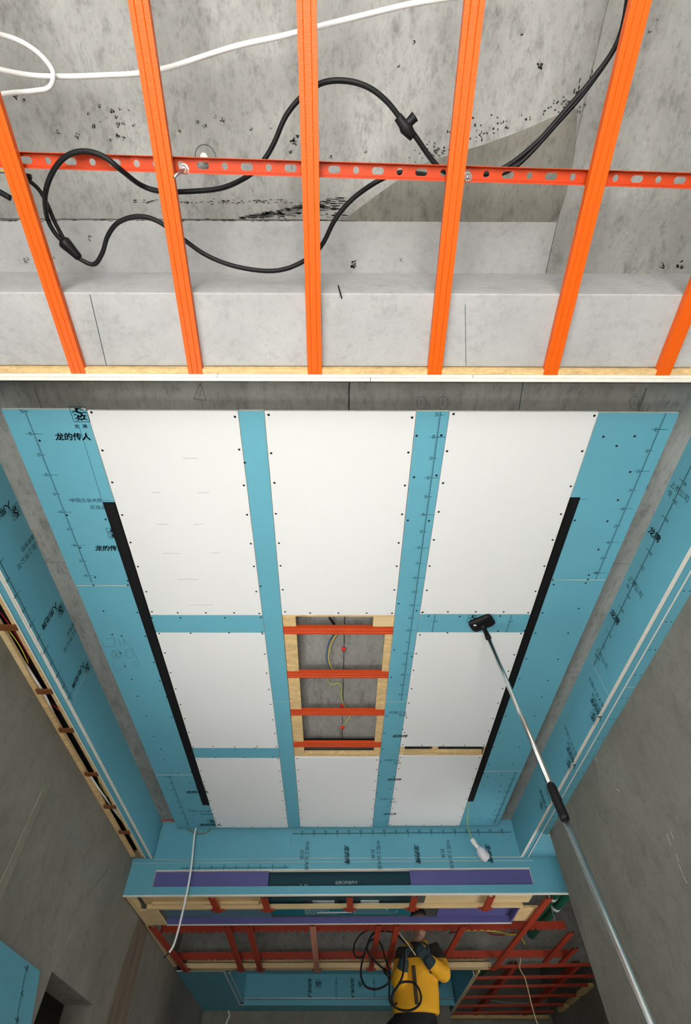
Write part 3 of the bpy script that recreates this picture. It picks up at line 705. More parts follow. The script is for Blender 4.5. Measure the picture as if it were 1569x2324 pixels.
p0 = pz(1514, 937); ruler(mb, Frame((p0.x - .002, 1.768, ZH), YM, XM), 1.768 - YN - .006, .155, 1, True, 0)
ft.line(mb, pxl(ZH, [(1467, 1112), (1470, 1101), (1476, 1100)]), .0018); ft.line(mb, pxl(ZH, [(1469, 1106), (1474, 1106), (1472, 1110), (1468, 1110)]), .0014)
ft.line(mb, pxl(ZH, [(1312, 1133), (1333, 1133)]), .0014)
mb.build('board_print', M_print, rb1)
mb = MB(); p0 = pz(1174, 1755)
ruler(mb, Frame((p0.x - .01, 4.60, ZH), YM, XM), .87, .03, 1, True, 0, .02, .03, .003); mb.build('board_print', M_print, rb3)
mb = MB(); p0 = pz(998, 940); ruler(mb, Frame((p0.x + .004, YN, ZH), YP, XP), yst - YN - .01, .485, -1, True, 0)
mb.build('board_print', M_print, s2a)
mb = MB()
for y in (1616, 1724, 1812):
    x = 882 - (y - 1616) * .105; tp(mb, '中国工业', x, y + 3, .030); tp(mb, '民族', x + 24, y + 9, .026)
for y in (1670, 1768, 1846):
    x = 889 - (y - 1670) * .11; tp(mb, '龙的传', x, y + 3, .036, shear=.18, bold=.05)
mb.build('board_print', M_print, s2b)
mb = MB()
p = pz(1060, 1413); logo(mb, ft, p.x, -p.y, .062)
for x in (981, 1150):
    p = pz(x, 1432); ruler(mb, Frame((p.x, 2.035, ZH), YP, XP), .14, .05, 1, True, 0)
mb.build('board_print', M_print, h2)
# black recessed light slots
for x0, x1, y0, y1, lab in ((CHL0, CHL1, SL0, SL1, 'left black light slot'), (CHR0 - .004, CHR1, 1.262, 4.185, 'right black light slot')):
    mb = MB().box(x0 + .001, x1 - .001, y0, y1, ZH - .0015, ZH + .003)
    mb.box(x0 + .001, x0 + .005, y0, y1, ZH - .003, ZH + .004).box(x1 - .005, x1 - .001, y0, y1, ZH - .003, ZH + .004)
    mb.box(x0 + .001, x1 - .001, y0, y0 + .004, ZH - .003, ZH + .004).box(x0 + .001, x1 - .001, y1 - .004, y1, ZH - .003, ZH + .004)
    o = mb.build('light_channel', M_blackmet, isl); o['label'] = lab
# second layer above the seams and the joists up to the slab
for x0, x1, y0, y1 in ((-1.33, C3 - .01, YN + .012, 4.65), (C4 + .01, C6 - .002, YN + .012, 3.37), (C4 + .01, C6 - .002, 3.50, 4.61), (C6, 1.38, YN + .016, 4.60), (C3 - .008, C4 + .008, YN + .012, YA + .003), (C3 - .008, C4 + .008, 3.515, 4.63), (C4 + .01, C5 + .03, 3.371, 3.499)):
    MB().box(x0, x1, y0, y1, ZH + T + .0006, ZH + T + .011).build('backing_board', M_osb, isl)
for x in (-1.2, -.7, .72, 1.2): MB().box(x - .02, x + .02, .95, 4.5, ZH + T + .0115, ZSL).build('joist', M_pine, isl)
# the open hatch: chipboard edges, blocks and orange cross channels
for y0, y1 in ((YA + .014, 2.137), (2.198, 2.537), (2.598, 2.935), (3.003, 3.326), (3.392, 3.512)):
    MB().cbox(C3 + .001, -.212, y0, y1, ZH + .006, ZH + .022, .001).build('osb_edge', M_osb, isl)
MB().cbox(C3 + .001, C4 - .001, YA + .001, YA + .013, ZH + .002, ZH + .03, .001).build('osb_edge', M_osb, isl)
MB().cbox(.214, C4 - .001, YA + .014, 2.136, ZH + .004, ZH + .024, .001).build('pine_block', M_pine, isl)
for y0, y1, x in ((2.198, 2.537, .286), (2.598, 2.935, .268), (3.003, 3.326, .282), (3.392, 3.512, .283)):
    MB().cbox(x, C4 - .001, y0, y1, ZH + .006, ZH + .022, .001).build('osb_edge', M_osb, isl)
MB().cbox(-.212, .283, 3.470, 3.512, ZH + .003, ZH + .026, .001).build('osb_edge', M_osb, isl)
MB().cbox(.495, 1.052, 3.447, 3.494, ZH + .002, ZH + .024, .001).build('osb_edge', M_osb, isl)
MB().cbox(C5 + .002, .497, 3.383, 3.492, ZH + .004, ZH + .022, .001).build('pine_block', M_pine, isl)
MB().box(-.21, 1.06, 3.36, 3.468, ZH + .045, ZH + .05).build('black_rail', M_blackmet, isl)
MB().cbox(1.0, 1.05, 3.36, 3.40, ZH + .02, ZH + .044, .001).build('red_bracket', M_red2, isl)
for y, h in ((2.168, .02), (2.568, .02), (2.969, .02), (3.359, .02)):
    batten('cross_channel', (C3 + .001, y, ZH + .001), (C4 - .001, y, ZH + .001), M_red, .056, h, isl)
rebase(isl, (0, YN, ZH))
for n_, pts, m, lab in ((0, ((757, 1440), (745, 1462), (741, 1490), (746, 1510), (758, 1523), (765, 1516)), M_bw, 'blue wire curving in the open hatch'),
                      (1, ((764, 1440), (751, 1462), (746, 1490), (750, 1510), (760, 1525)), M_yw, 'yellow wire curving in the open hatch'),
                      (2, ((746, 1538), (746, 1548), (756, 1553), (768, 1550), (775, 1558), (775, 1580), (781, 1600), (789, 1612)), M_yg, 'thin yellow and blue wire snaking across the middle of the open hatch'),
                      (3, ((796, 1626), (789, 1636), (777, 1648)), M_yg, 'short wire end hanging in the last bay of the open hatch')):
    q = [at(x, y, 'Z', ZSL - .012 - .012 * (n_ == 1)) for x, y in pts]; q[0].z = ZSL - .002 if n_ > 1 else q[0].z
    cable('electrical_wire', q, .0032, m, lab, 'wire', 6)
cable('black_cable', [at(x, y, 'Z', ZSL - .02) for x, y in ((748, 1402), (756, 1413), (763, 1424), (768, 1434))], .007, M_black, 'black cable at the near end of the open hatch')
for x, y, lab in ((780, 1470, 'red saddle clip on the concrete in the second hatch bay'), (777, 1599, 'red saddle clip on the concrete in the third hatch bay'), (777, 1648, 'small red wire cap in the last hatch bay')):
    p = at(x, y, 'Z', ZSL)
    mb = MB().cbox(p.x - .012, p.x + .012, p.y - .008, p.y + .006, ZSL - .014, ZSL - .0005, .002).cbox(p.x - .012, p.x - .007, p.y + .006, p.y + .02, ZSL - .014, ZSL - .0005, .001).cbox(p.x + .007, p.x + .012, p.y + .006, p.y + .02, ZSL - .014, ZSL - .0005, .001)
    tag(mb.build('cable_clip', M_redclip), lab, 'clip', 'red clips in the hatch')

# ================================================================== AIR CONDITIONER BULKHEAD
YDR = 4.703
bh = thing('bulkhead', 'blue bulkhead with long violet lined air slot at the far end of the cove', 'bulkhead')
def B(mb, name, m, parent=bh): return mb.tilt(TILT * .75, 0, YDR).build(name, m, parent)
def Bb(name, x0, x1, y0, y1, z0, z1, face='-y', parent=bh):
    mb = MB().box(x0, x1, y0, y1, z0, z1); mb.m = [1] * 6
    for i in {'-y': (2, 4), '-z': (0, 1)}[face]: mb.m[i] = 0
    return B(mb, name, [M_blue, M_core], parent)
XE = 2.2
far_f = [Bb('fascia_board', a, b, YDR, YDR + .011, ZS, ZSL, '-y') for a, b in ((LIPL - .0, -.358), (-.356, LIPR + .02))]
Bb('edge_board', XL, LIPR + .1, YDR + .0115, YDR + .022, ZS - .021, ZSL - .05)
ZB = Z2 - .004
SLX0, SLX1, SZ0, SZ1 = -1.452, 1.585, 2.762, 2.876
Y1f, Y2f = YDR + .0225, YDR + .034
Bb('slot_surround', XL, XE, Y1f, Y2f, SZ1, ZS + .02)
Bb('slot_surround', XL, SLX0, Y1f, Y2f, SZ0, SZ1); Bb('slot_surround', SLX1, XE, Y1f, Y2f, SZ0, SZ1)
for a, b in ((XL, -.37), (-.368, XE)): Bb('slot_surround', a, b, Y1f, Y2f, ZB, SZ0)
B(MB().box(SLX0, SLX1, Y1f + .002, Y2f + .03, SZ1 - .006, SZ1), 'slot_trim', M_core)
B(MB().box(XL, XE, Y1f - .0005, Y2f + .012, ZB - .008, ZB), 'bottom_edge', M_core)
for x0, x1 in ((SLX0, -.53), (.615, SLX1)):
    B(MB().box(x0, x1, Y2f + .012, Y2f + .022, SZ0 - .02, SZ1 + .03), 'violet_panel', M_violet)
B(MB().box(SLX0 - .008, SLX0, Y2f, Y2f + .03, SZ0, SZ1), 'slot_trim', M_core)
B(MB().box(SLX1, SLX1 + .008, Y2f, Y2f + .03, SZ0, SZ1), 'slot_trim', M_core)
mb = MB(); ffar = Frame((0, YDR, ZSL), (0, 0, -1), (1, 0, 0))
ruler(mb, Frame((-.35, YDR, 3.125), (1, 0, 0), (0, 0, 1)), 1.85, .02, 1, True, 0, .028, .03, .0035, .009)
def farpos(x, y): q = at(x, y, 'Y', YDR); return ZSL - q.z, q.x
for x in (700, 860, 1017):
    d, xx = farpos(x, 1908); text(mb, ffar, '中国工业大奖', d, xx - .02, .036); d, xx = farpos(x - 12, 1928); text(mb, ffar, '民族', d, xx - .02, .036)
for x in (788, 945, 1105):
    d, xx = farpos(x, 1918); text(mb, ffar, '龙的传', d, xx - .02, .045, shear=.18, bold=.05)
B(mb, 'board_print', M_print, far_f[1])
mb = MB(); ruler(mb, Frame((-1.25, Y1f, 2.888), (1, 0, 0), (0, 0, 1)), .88, .05, 1, True, 0, .018, .02, .003, .006); B(mb, 'board_print', M_print, bh.children[3])
# underside of the bulkhead: chipboard, planks, rails and return air slot
Yb0 = Y2f + .012
B(MB().cbox(-1.57, -.585, Yb0, 5.06, ZB + .030, ZB + .042, .001), 'osb_panel', M_osb)
B(MB().cbox(-1.56, 1.55, 5.045, 5.075, ZB + .001, ZB + .03, .001), 'timber_rail', M_pine)
B(MB().cbox(-1.50, -.62, 4.975, 5.010, ZB + .012, ZB + .03, .001), 'timber_rail', M_pine)
for y0, y1 in ((Yb0 + .005, 4.855), (4.86, 4.945), (4.95, 5.04)): B(MB().cbox(.74, 1.60, y0, y1, ZB + .028, ZB + .045, .001), 'pine_plank', M_pine)
B(MB().cbox(XL + .005, XL + .05, Yb0 + .02, 5.47, ZB, ZB + .04, .001), 'timber_rail', M_pine)
B(MB().cbox(XL + .05, -1.475, 5.078, 5.46, ZB + .001, ZB + .012, .001), 'slot_frame', M_pine)
B(MB().cbox(1.53, 1.68, 5.078, 5.40, ZB + .001, ZB + .02, .001), 'slot_frame', M_osb)
B(MB().box(-1.475, 1.53, 5.448, 5.462, ZB - .004, ZB + .05), 'slot_edge', M_core)
B(MB().box(-1.475, 1.53, 5.436, 5.4475, ZB + .002, ZB + .046), 'violet_panel', M_violet)
B(MB().box(-1.475, -.56, 5.078, 5.436, ZB + .047, ZB + .057), 'slot_panel', mat('blue_grey_board', (.10, .19, .26), .6))
B(MB().box(.885, 1.53, 5.078, 5.436, ZB + .047, ZB + .057), 'violet_panel', M_violet)
B(MB().box(1.518, 1.5295, 5.078, 5.435, ZB + .002, ZB + .047), 'violet_panel', M_violet)
ac = thing('air_conditioner', 'teal wrapped ducted air conditioner with printed text inside the bulkhead', 'air conditioner')
def BA(mb, name, m, parent=ac): return mb.tilt(TILT * .75, 0, YDR).build(name, m, parent)
BA(MB().box(-.55, .63, Yb0 + .06, 5.225, 2.752, 3.05), 'front_casing', M_navy)
BA(MB().box(-.55, .66, 5.226, 5.432, 2.762, 3.05), 'rear_casing', M_teal)
mb = MB(); fa = Frame((0, Yb0 + .06, 0), (1, 0, 0), (0, 0, 1))
text(mb, fa, 'Hisense', -.28, 2.753, .068, 1.1, 0, .02); text(mb, fa, '出风口开设尺寸', .01, 2.798, .026)
BA(mb, 'printed_text', M_printw, ac.children[0])
mb = MB(); fa = Frame((0, 0, 2.752), (1, 0, 0), (0, -1, 0))
text(mb, fa, '服务商:', -.275, -5.085, .060, .75, 0, .02); text(mb, fa, '联系电话:', .045, -5.085, .060, .75, 0, .02)
fa.quad(mb, -.185, .0, -5.10, -5.02); fa.quad(mb, .215, .37, -5.10, -5.02)
BA(mb, 'printed_text', M_printw, ac.children[0])
mb = MB(); fa = Frame((0, 0, 2.762), (1, 0, 0), (0, -1, 0))
text(mb, fa, '回风口开设尺寸', -.265, -5.315, .050, .62); text(mb, fa, '回风口:', -.265, -5.365, .044, .7); text(mb, fa, '请按照图示尺寸开设风口检修口', -.265, -5.40, .026, .8)
fa.quad(mb, -.16, .145, -5.368, -5.335)
for y in (-5.27, -5.31, -5.35, -5.39): fa.line(mb, [(.165, y), (.46 if y > -5.33 else .52, y)], .005)
fa.line(mb, [(.165, -5.26), (.165, -5.395)], .004); fa.line(mb, [(.44, -5.25), (.44, -5.30), (.455, -5.30), (.455, -5.25)], .004); fa.line(mb, [(.525, -5.31), (.525, -5.36), (.54, -5.36), (.54, -5.31)], .004)
BA(mb, 'printed_text', M_printw, ac.children[1])
rebase(ac, (0, 5.0, 2.765))
rebase(bh, (0, YDR, Z2))
def tl(x, y): a = TILT * .75; return (x * math.cos(a) - (y - YDR) * math.sin(a), YDR + x * math.sin(a) + (y - YDR) * math.cos(a))
labs = ['leftmost short red batten under the bulkhead chipboard', 'short red batten at the left end of the air conditioner', 'short red batten in the middle of the air conditioner underside', 'short red batten at the right end of the air conditioner', 'rightmost short red batten under the bulkhead pine planks']
for x, lab in zip((-.965, -.553, .125, .635, 1.24), labs):
    t = thing('furring_channel', lab, 'metal batten', 'short red battens under the bulkhead')
    a, b = tl(x, Yb0 + .001), tl(x, 5.085)
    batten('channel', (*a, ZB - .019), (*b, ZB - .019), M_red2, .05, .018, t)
    MB().cbox(b[0] - .055, b[0] + .055, b[1] - .035, b[1] - .012, ZB - .012, ZB - .0005, .001).build('clip', M_red2, t)
    rebase(t, (a[0], a[1], ZB - .019))

# ================================================================== LOWER FRAME BEYOND THE BULKHEAD
labs = ['red edge batten along the left wall under the lower frame', 'second red batten of the lower frame counting the one along the left wall', 'third red batten of the lower frame, close beside the second', 'red batten in the middle of the lower frame, painted pale with a reflection', 'red batten left of the hanging cable coil', 'red batten just in front of the worker\'s arm', 'red batten right of the worker\'s shoulder', 'long red batten running to the corner beside the green pipes']
for lab, (xa, ya, xb, yb) in zip(labs, ((-1.590, 5.49, -1.535, 6.93), (-.934, 5.48, -.960, 6.93), (-.741, 5.48, -.762, 6.93), (-.183, 5.45, -.172, 6.93), (.393, 5.44, .387, 6.90), (.553, 5.44, .556, 6.89), (1.132, 5.46, 1.100, 6.88), (1.704, 4.765, 1.655, 6.86))):
    t = thing('furring_channel', lab, 'metal batten', 'red battens of the lower frame')
    m = M_red2 if xa != -.183 else mat('red_steel_reflection', (.62, .27, .17), .4)  # reflected light on the middle batten is painted in as pale pink
    z = Z2 - .0245
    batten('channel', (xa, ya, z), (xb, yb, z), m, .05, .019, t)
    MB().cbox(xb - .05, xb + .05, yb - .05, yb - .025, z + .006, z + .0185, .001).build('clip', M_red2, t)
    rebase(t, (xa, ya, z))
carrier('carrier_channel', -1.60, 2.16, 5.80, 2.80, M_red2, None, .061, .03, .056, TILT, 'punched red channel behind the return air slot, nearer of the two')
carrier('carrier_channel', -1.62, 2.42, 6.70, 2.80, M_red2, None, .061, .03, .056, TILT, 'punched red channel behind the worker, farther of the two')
MB().cbox(XL, 2.95, 6.995, 7.2, 2.795, ZSL + .02, .004).build('beam', M_slab3, ceil)
ft_ = thing('plywood_upstand', 'pine rail and brown plywood upstand at the far end of the lower frame', 'timber frame')
MB().cbox(-1.56, 1.64, 6.86, 6.965, Z2 - .001, Z2 + .04, .002).tilt(TILT * .6, 0, 6.9).build('timber_rail', M_pine, ft_)
MB().box(-1.56, 1.60, 6.975, 6.985, Z2, 2.79).tilt(TILT * .6, 0, 6.9).build('plywood_sheet', M_ply, ft_)
MB().cbox(-1.56, 1.60, 6.945, 6.974, 2.775, 2.795, .001).tilt(TILT * .6, 0, 6.9).build('timber_rail', M_pine, ft_)
tag(MB().cbox(XL + .003, -1.625, 5.52, 6.85, Z2 - .001, Z2 + .025, .002).build('wall_plate', M_pine), 'pine wall plate along the left wall beside the lower frame', 'timber')
rebase(ft_, (0, 6.9, Z2))
# ================================================================== FAR COFFER
fc = thing('far_coffer', 'far blue coffer with recessed dark tray behind the worker', 'ceiling coffer')
ZT = 2.995
def FB(x0, x1, y0, y1, z0, z1, face, name='blue_board'):
    mb = MB().box(x0, x1, y0, y1, z0, z1); mb.m = [1] * 6
    for i in {'-y': (2, 4), '-z': (0, 1), '+x': (3, 5), '-x': (3, 5)}[face]: mb.m[i] = 0
    return mb.build(name, [M_blue, M_core], fc)
FB(XL + .003, -1.165, 7.025, 8.90, Z2, Z2 + .011, '-z', 'soffit_board')
FB(-1.165, .35, 8.575, 8.90, Z2, Z2 + .011, '-z', 'soffit_board'); FB(.352, 1.299, 8.575, 8.90, Z2, Z2 + .011, '-z', 'soffit_board')
FB(-1.164, -1.150, 7.025, 8.56, Z2 - .002, 2.79, '+x', 'fascia_board'); FB(-1.125, -1.115, 7.205, 8.54, Z2 + .02, ZT, '+x', 'fascia_board')
FB(-1.149, -1.126, 7.205, 8.55, Z2 + .022, Z2 + .03, '-z', 'soffit_board')
ffb = [FB(a, b, 8.54, 8.552, Z2 + .055, ZT, '-y', 'fascia_board') for a, b in ((-1.114, -.46), (-.458, 1.50))]
FB(-1.114, 1.51, 8.56, 8.574, Z2 - .002, Z2 + .05, '-y', 'fascia_board')
MB().box(-1.114, 1.50, 8.525, 8.539, Z2 + .05, Z2 + .060).build('metal_trim', M_steel, fc)
FB(1.512, 1.524, 7.205, 9.34, Z2 + .004, ZT, '-x', 'fascia_board')
for a, b in ((-1.114, .46), (.462, 1.511)): FB(a, b, 7.205, 8.539, ZT, ZT + .011, '-z', 'tray_board')
FB(1.30, 1.511, 8.575, 8.90, Z2 + .2, Z2 + .211, '-z', 'soffit_board')
mb = MB(); f2 = Frame((0, 8.54, ZT), (0, 0, -1), (1, 0, 0))
for x in (-.32, .22, .74, 1.2):
    text(mb, f2, '龙的传人', .03, x, .05, 1, .18, .035); logo(mb, f2, .055, x + .09, .075)
for x in (.02, .5): text(mb, f2, '中国工业大奖', .03, x, .035)
mb.build('board_print', M_print, ffb[1])
stuff(screws([at(x, y, 'Z', Z2) for x, y in ((480, 2208), (512, 2262), (598, 2285), (700, 2288), (780, 2288))], (0, 0, -1), .012).build('screw_head', M_pencil, fc))
rebase(fc, (0, 7.205, Z2))
# ================================================================== RIGHT HAND GRID
gl = ['nearest', 'second', 'third', 'fourth', 'fifth', 'farthest']
for k, (ya, yb, xb) in enumerate(((6.87, 6.75, 2.93), (7.32, 7.22, 2.93), (7.72, 7.61, 2.87), (8.21, 8.10, 2.88), (8.68, 8.57, 2.86), (9.08, 8.97, 2.84))):
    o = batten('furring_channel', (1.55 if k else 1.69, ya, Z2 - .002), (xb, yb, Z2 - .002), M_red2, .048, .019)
    tag(o, gl[k] + ' red batten of the side grid beyond the right wall, counted away from the viewer', 'metal batten', 'red battens of the side grid')
for (a, b), lab in ((((2.187, 5.80), (2.191, 6.80)), 'left one of two short red pieces meeting the nearest side grid batten'), (((2.366, 6.29), (2.364, 6.82)), 'right one of two short red pieces meeting the nearest side grid batten')):
    tag(batten('furring_channel', (*a, Z2 + .0185), (*b, Z2 + .0185), M_red2, .05, .019), lab, 'metal batten', 'short red pieces of the side grid')
for x, lab in ((1.92, 'dim red channel running away above the side grid, left one'), (2.58, 'dim red channel running away above the side grid, right one')):
    tag(batten('carrier_channel', (x, 6.95, Z2 + .022), (x - .03, 9.3, Z2 + .022), M_red2, .05, .05), lab, 'metal channel', 'dim channels above the side grid')
tag(MB().cbox(1.53, 2.86, 9.30, 9.40, Z2 - .003, Z2 + .03, .002).build('timber_batten', M_osb), 'timber batten along the far end of the side grid', 'timber')
tag(MB().cbox(1.525, 1.549, 7.0, 9.29, Z2 - .004, Z2 + .03, .002).build('timber_batten', M_pine), 'slim pine batten between far coffer and side grid', 'timber')
for k, (a, b) in enumerate(((7.63, 8.05), (8.16, 8.52), (8.63, 8.92))):
    tag(MB().cbox(2.875, 2.946, a, b, Z2 - .004, Z2 + .03, .002).build('timber_block', M_osb), ('nearest', 'middle', 'farthest')[k] + ' timber block against the wall at the end of the side grid', 'timber', 'timber blocks of the side grid')
# conduits and wires beyond the right wall
def conduit(name, pts, r, label, straps=()):
    t = thing(name, label, 'pipe')
    P = smooth_path(pts, 4); MB().tube(P, r, 14).build('pipe', M_green, t, True)
    for k in straps:
        i = int(k * (len(P) - 2)); MB().tube([P[i], P[i].lerp(P[i + 1], .5) if (P[i + 1] - P[i]).length < .1 else P[i] + (P[i + 1] - P[i]).normalized() * .05], r * 1.06, 14).build('white_strap', M_plastic, t, True)
    rebase(t, pts[0]); return t
conduit('green_pipe', [(2.30, 5.42, 3.00), (2.25, 5.46, 3.00), (2.20, 5.56, 2.995), (2.17, 6.1, 2.985), (2.13, 6.62, 2.975), (2.12, 6.80, 2.97)], .044, 'right one of two green insulated pipes beside the wall corner', (.25, .62))
conduit('green_pipe', [(2.02, 5.40, 2.99), (2.08, 5.5, 2.985), (2.06, 5.9, 2.98), (2.03, 6.40, 2.97)], .040, 'left one of two green insulated pipes beside the wall corner', (.55,))
conduit('green_pipe', [(1.86, 7.27, 2.97), (1.84, 7.6, 2.96), (1.80, 8.2, 2.95)], .055, 'dark green pipe deep above the side grid', (.2, .5))
cable('steel_wire', [(2.06, 5.75, 3.22), (2.10, 5.9, 3.05), (2.12, 5.95, 2.83)], .005, M_steel, 'thin galvanised hanger wire beside the green pipes', 'wire')
ZWW = 2.98
cable('electrical_wire', [at(x, y, 'Z', ZWW) for x, y in ((1008, 2108), (1030, 2105), (1052, 2111), (1090, 2111), (1130, 2114), (1152, 2120), (1178, 2121))], .008, M_yw, 'yellow wire strung above the lower frame right of the worker', 'wire')
cable('electrical_wire', [at(x, y, 'Z', ZWW + .02) for x, y in ((1020, 2118), (1060, 2110), (1095, 2110), (1115, 2120), (1140, 2122), (1170, 2116))], .006, M_rw, 'dark red wire twisted with the yellow one right of the worker', 'wire')
cable('electrical_wire', [at(x, y, 'Z', 2.86) for x, y in ((1178, 2122), (1186, 2132), (1192, 2143))], .007, M_yw, 'short yellow wire end beside the green pipes', 'wire')
hw = [at(x, y, 'Y', 6.65) for x, y in ((1180, 2150), (1182, 2180), (1180, 2197), (1192, 2220), (1200, 2250), (1207, 2280), (1214, 2305), (1222, 2330), (1230, 2370))]
cable('electrical_wire', hw, .006, mat('tan_wire', (.55, .40, .22), .5), 'tan wire dangling down through the side grid', 'wire')
cable('electrical_wire', [at(x, y, 'Z', Z2 + .085) for x, y in ((1075, 2258), (1105, 2268), (1140, 2274), (1180, 2276), (1215, 2274), (1240, 2271))], .008, mat('grey_wire', (.32, .30, .27), .6), 'grey wire lying above the far battens of the side grid', 'wire')

# ================================================================== SMALL THINGS
# wires and pipes inside the left cove slot
def lz(pts, z=ZS + .014): return [at(x, y, 'Z', z) for x, y in pts]
cable('white_cable', lz(((-20, 1380), (14, 1436), (50, 1495), (90, 1556), (106, 1585), (122, 1620), (146, 1668), (178, 1720), (198, 1752), (208, 1765), (225, 1790), (250, 1826), (268, 1850), (290, 1878)), ZS + .02), .006, M_whitecable, 'white cable running along the left cove slot')
cable('electrical_wire', lz(((18, 1428), (36, 1452), (50, 1475), (58, 1492), (64, 1505)), ZS + .03), .003, M_yw, 'first yellow wire in the near part of the left cove slot', 'wire')
cable('electrical_wire', lz(((71, 1526), (76, 1545), (81, 1562)), ZS + .03), .003, M_yw, 'yellow wire crossing the wall rail of the left cove slot', 'wire')
cable('electrical_wire', lz(((-6, 1385), (10, 1402), (60, 1478), (66, 1510), (90, 1555), (112, 1592), (140, 1616)), ZS + .05), .003, M_rw, 'red wire deep in the left cove slot', 'wire')
cable('electrical_wire', lz(((222, 1758), (226, 1778), (236, 1795), (243, 1808)), ZS + .03), .003, M_yg, 'yellow green wire by the last brackets of the left cove slot', 'wire')
conduit('green_pipe', [(-1.596, 3.0, 3.0), (-1.596, 3.6, 3.0), (-1.596, 4.2, 3.0), (-1.596, 4.675, 3.0)], .018, 'dark green pipe inside the left cove slot', (.45, .55, .86))
# bulb
bl = thing('light_bulb', 'white bulb in a plastic socket dangling on a thin wire before the bulkhead', 'light bulb')
a, b = Vector((1.052, 4.25, 2.914)), Vector((1.140, 4.25, 2.778))
q = (b - a).to_track_quat('Z', 'Y').to_matrix().to_4x4(); M = Matrix.Translation(a) @ q
MB().lathe([(0, 0), (.014, 0), (.019, .006), (.019, .014), (.016, .018), (.020, .024), (.020, .034), (.016, .038), (.016, .066), (.014, .070), (0, .070)], M, 16).build('socket', M_plastic, bl, True)
MB().lathe([(.013, .068), (.020, .074), (.033, .092), (.037, .108), (.037, .140), (.030, .155), (.024, .162), (0, .163)], M, 20).build('bulb', M_bulb, bl, True)
cable('wire', [(1.075, 4.19, ZH - .001), (1.060, 4.215, 3.10), (1.046, 4.24, 3.03), (1.046, 4.25, 2.97), a], .0028, M_yg, None, parent=bl)
rebase(bl, b)
# hanging white cable
hp = [at(x, y, 'Y', 4.66) for x, y in ((444, 1874), (441, 1900), (436, 1950), (430, 1995), (421, 2040), (411, 2085), (402, 2120), (394, 2145), (384, 2162))]
hc = thing('hanging_cable', 'thin white cable hanging from the island past the bulkhead slot', 'cable')
hp[0] = Vector((hp[0].x, hp[0].y + .035, ZH + .03))
MB().tube(smooth_path(hp, 5), .0075, 8).build('sheath', M_whitecable, hc, True)
MB().tube([hp[-1], hp[-1] + Vector((-.03, 0, -.03))], .004, 6).build('bare_core', M_blackmet, hc, True)
rebase(hc, hp[0])
cable('wire_loop', [at(x, y, 'Y', 4.694) for x, y in ((418, 1876), (430, 1884), (446, 1892), (462, 1892), (474, 1886), (478, 1878))], .004, mat('olive_wire', (.20, .18, .08), .6), 'black and yellow wire loop under the far left corner of the island', 'wire')
cable('red_wire', [(LIPL + .005, 4.66, ZSL - .02), (-1.42, 4.66, ZSL - .012), (LBX, 4.64, ZSL - .03)], .004, M_rw, 'red wire bridging the gap at the far left corner of the island', 'wire')
cable('white_cable', [at(x, y, 'Y', 8.86) for x, y in ((518, 2294), (521, 2305), (516, 2316), (511, 2330))], .010, M_whitecable, 'short pale cable hanging from the far coffer at the left')
# telescopic pole with black swivel head, standing on the floor against the island
po = thing('telescopic_pole', 'chrome telescopic pole with black swivel head propped against the island', 'pole')
top = at(1103, 1434, 'Z', ZH - .035); ref = at(1480, 2324, 'Y', 1.915)
d = (ref - top).normalized(); foot = top + d * ((top.z - .03) / -d.z)
col = at(1268, 1818, 'Y', top.y - .10)
sc_ = (col - top).dot(d)
cst, cen = top + d * (sc_ - .045), top + d * (sc_ + .085)
MB().tube([top + d * .02, cst], .0105, 16).build('inner_tube', M_chrome, po, True)
MB().tube([cen, foot], .0125, 16).build('outer_tube', M_chrome, po, True)
MB().tube([cst - d * .004, cst + d * .012, cst + d * .05, cst + d * .062, cst + d * .066, cst + d * .12, cst + d * .134], [.016, .019, .0185, .0195, .0175, .0175, .016], 14).build('clamp_collar', M_black, po, True)
MB().tube([foot, Vector((foot.x, foot.y, .002))], [.016, .02], 12).build('rubber_foot', M_black, po, True)
MB().tube([top - d * .012, top + d * .01, top + d * .05, top + d * .055], [.012, .0125, .0165, .014], 12).build('neck_socket', M_black, po, True)
hd = at(1093, 1411, 'Z', ZH); mb = MB()
ang = math.radians(-33); L1, W1 = .066, .046
def hp2(u, v, z): return (hd.x + u * math.cos(ang) - v * math.sin(ang), hd.y + u * math.sin(ang) + v * math.cos(ang), ZH - z)
def rr(a, b, z, n=5):
    out = []
    for cx, cy, s in ((a, b, 0), (-a, b, 1), (-a, -b, 2), (a, -b, 3)):
        r = .022
        for k in range(n):
            t = math.pi / 2 * (s + k / (n - 1)); out.append(hp2(cx - math.copysign(r, cx) + r * math.cos(t), cy - math.copysign(r, cy) + r * math.sin(t), z))
    return out
rings = [rr(L1, W1, .003), rr(L1, W1, .014), rr(L1 * .9, W1 * .85, .022), rr(L1 * .45, W1 * .6, .028)]
n = len(rings[0]); vs = [p for r in rings for p in r]
mb.add(vs, [(i * n + j, i * n + (j + 1) % n, (i + 1) * n + (j + 1) % n, (i + 1) * n + j) for i in range(3) for j in range(n)] + [tuple(range(n)), tuple(range(4 * n - 1, 3 * n - 1, -1))])
mb.build('swivel_head', M_black, po)
MB().tube([hp2(0, 0, .024), top - d * .005], [.016, .012], 12).build('hinge', M_black, po, True)
mb = MB(); vs2 = [hp2(.02, .02, .0235), hp2(.045, .02, .0235), hp2(.045, .032, .0235), hp2(.02, .032, .0235)]
MB().box(hp2(-.03, -.02, 0)[0] - .012, hp2(-.03, -.02, 0)[0] + .012, hp2(-.03, -.02, 0)[1] - .005, hp2(-.03, -.02, 0)[1] + .005, ZH - .0275, ZH - .02).build('white_tag', M_plastic, po)
rebase(po, (foot.x, foot.y, 0))
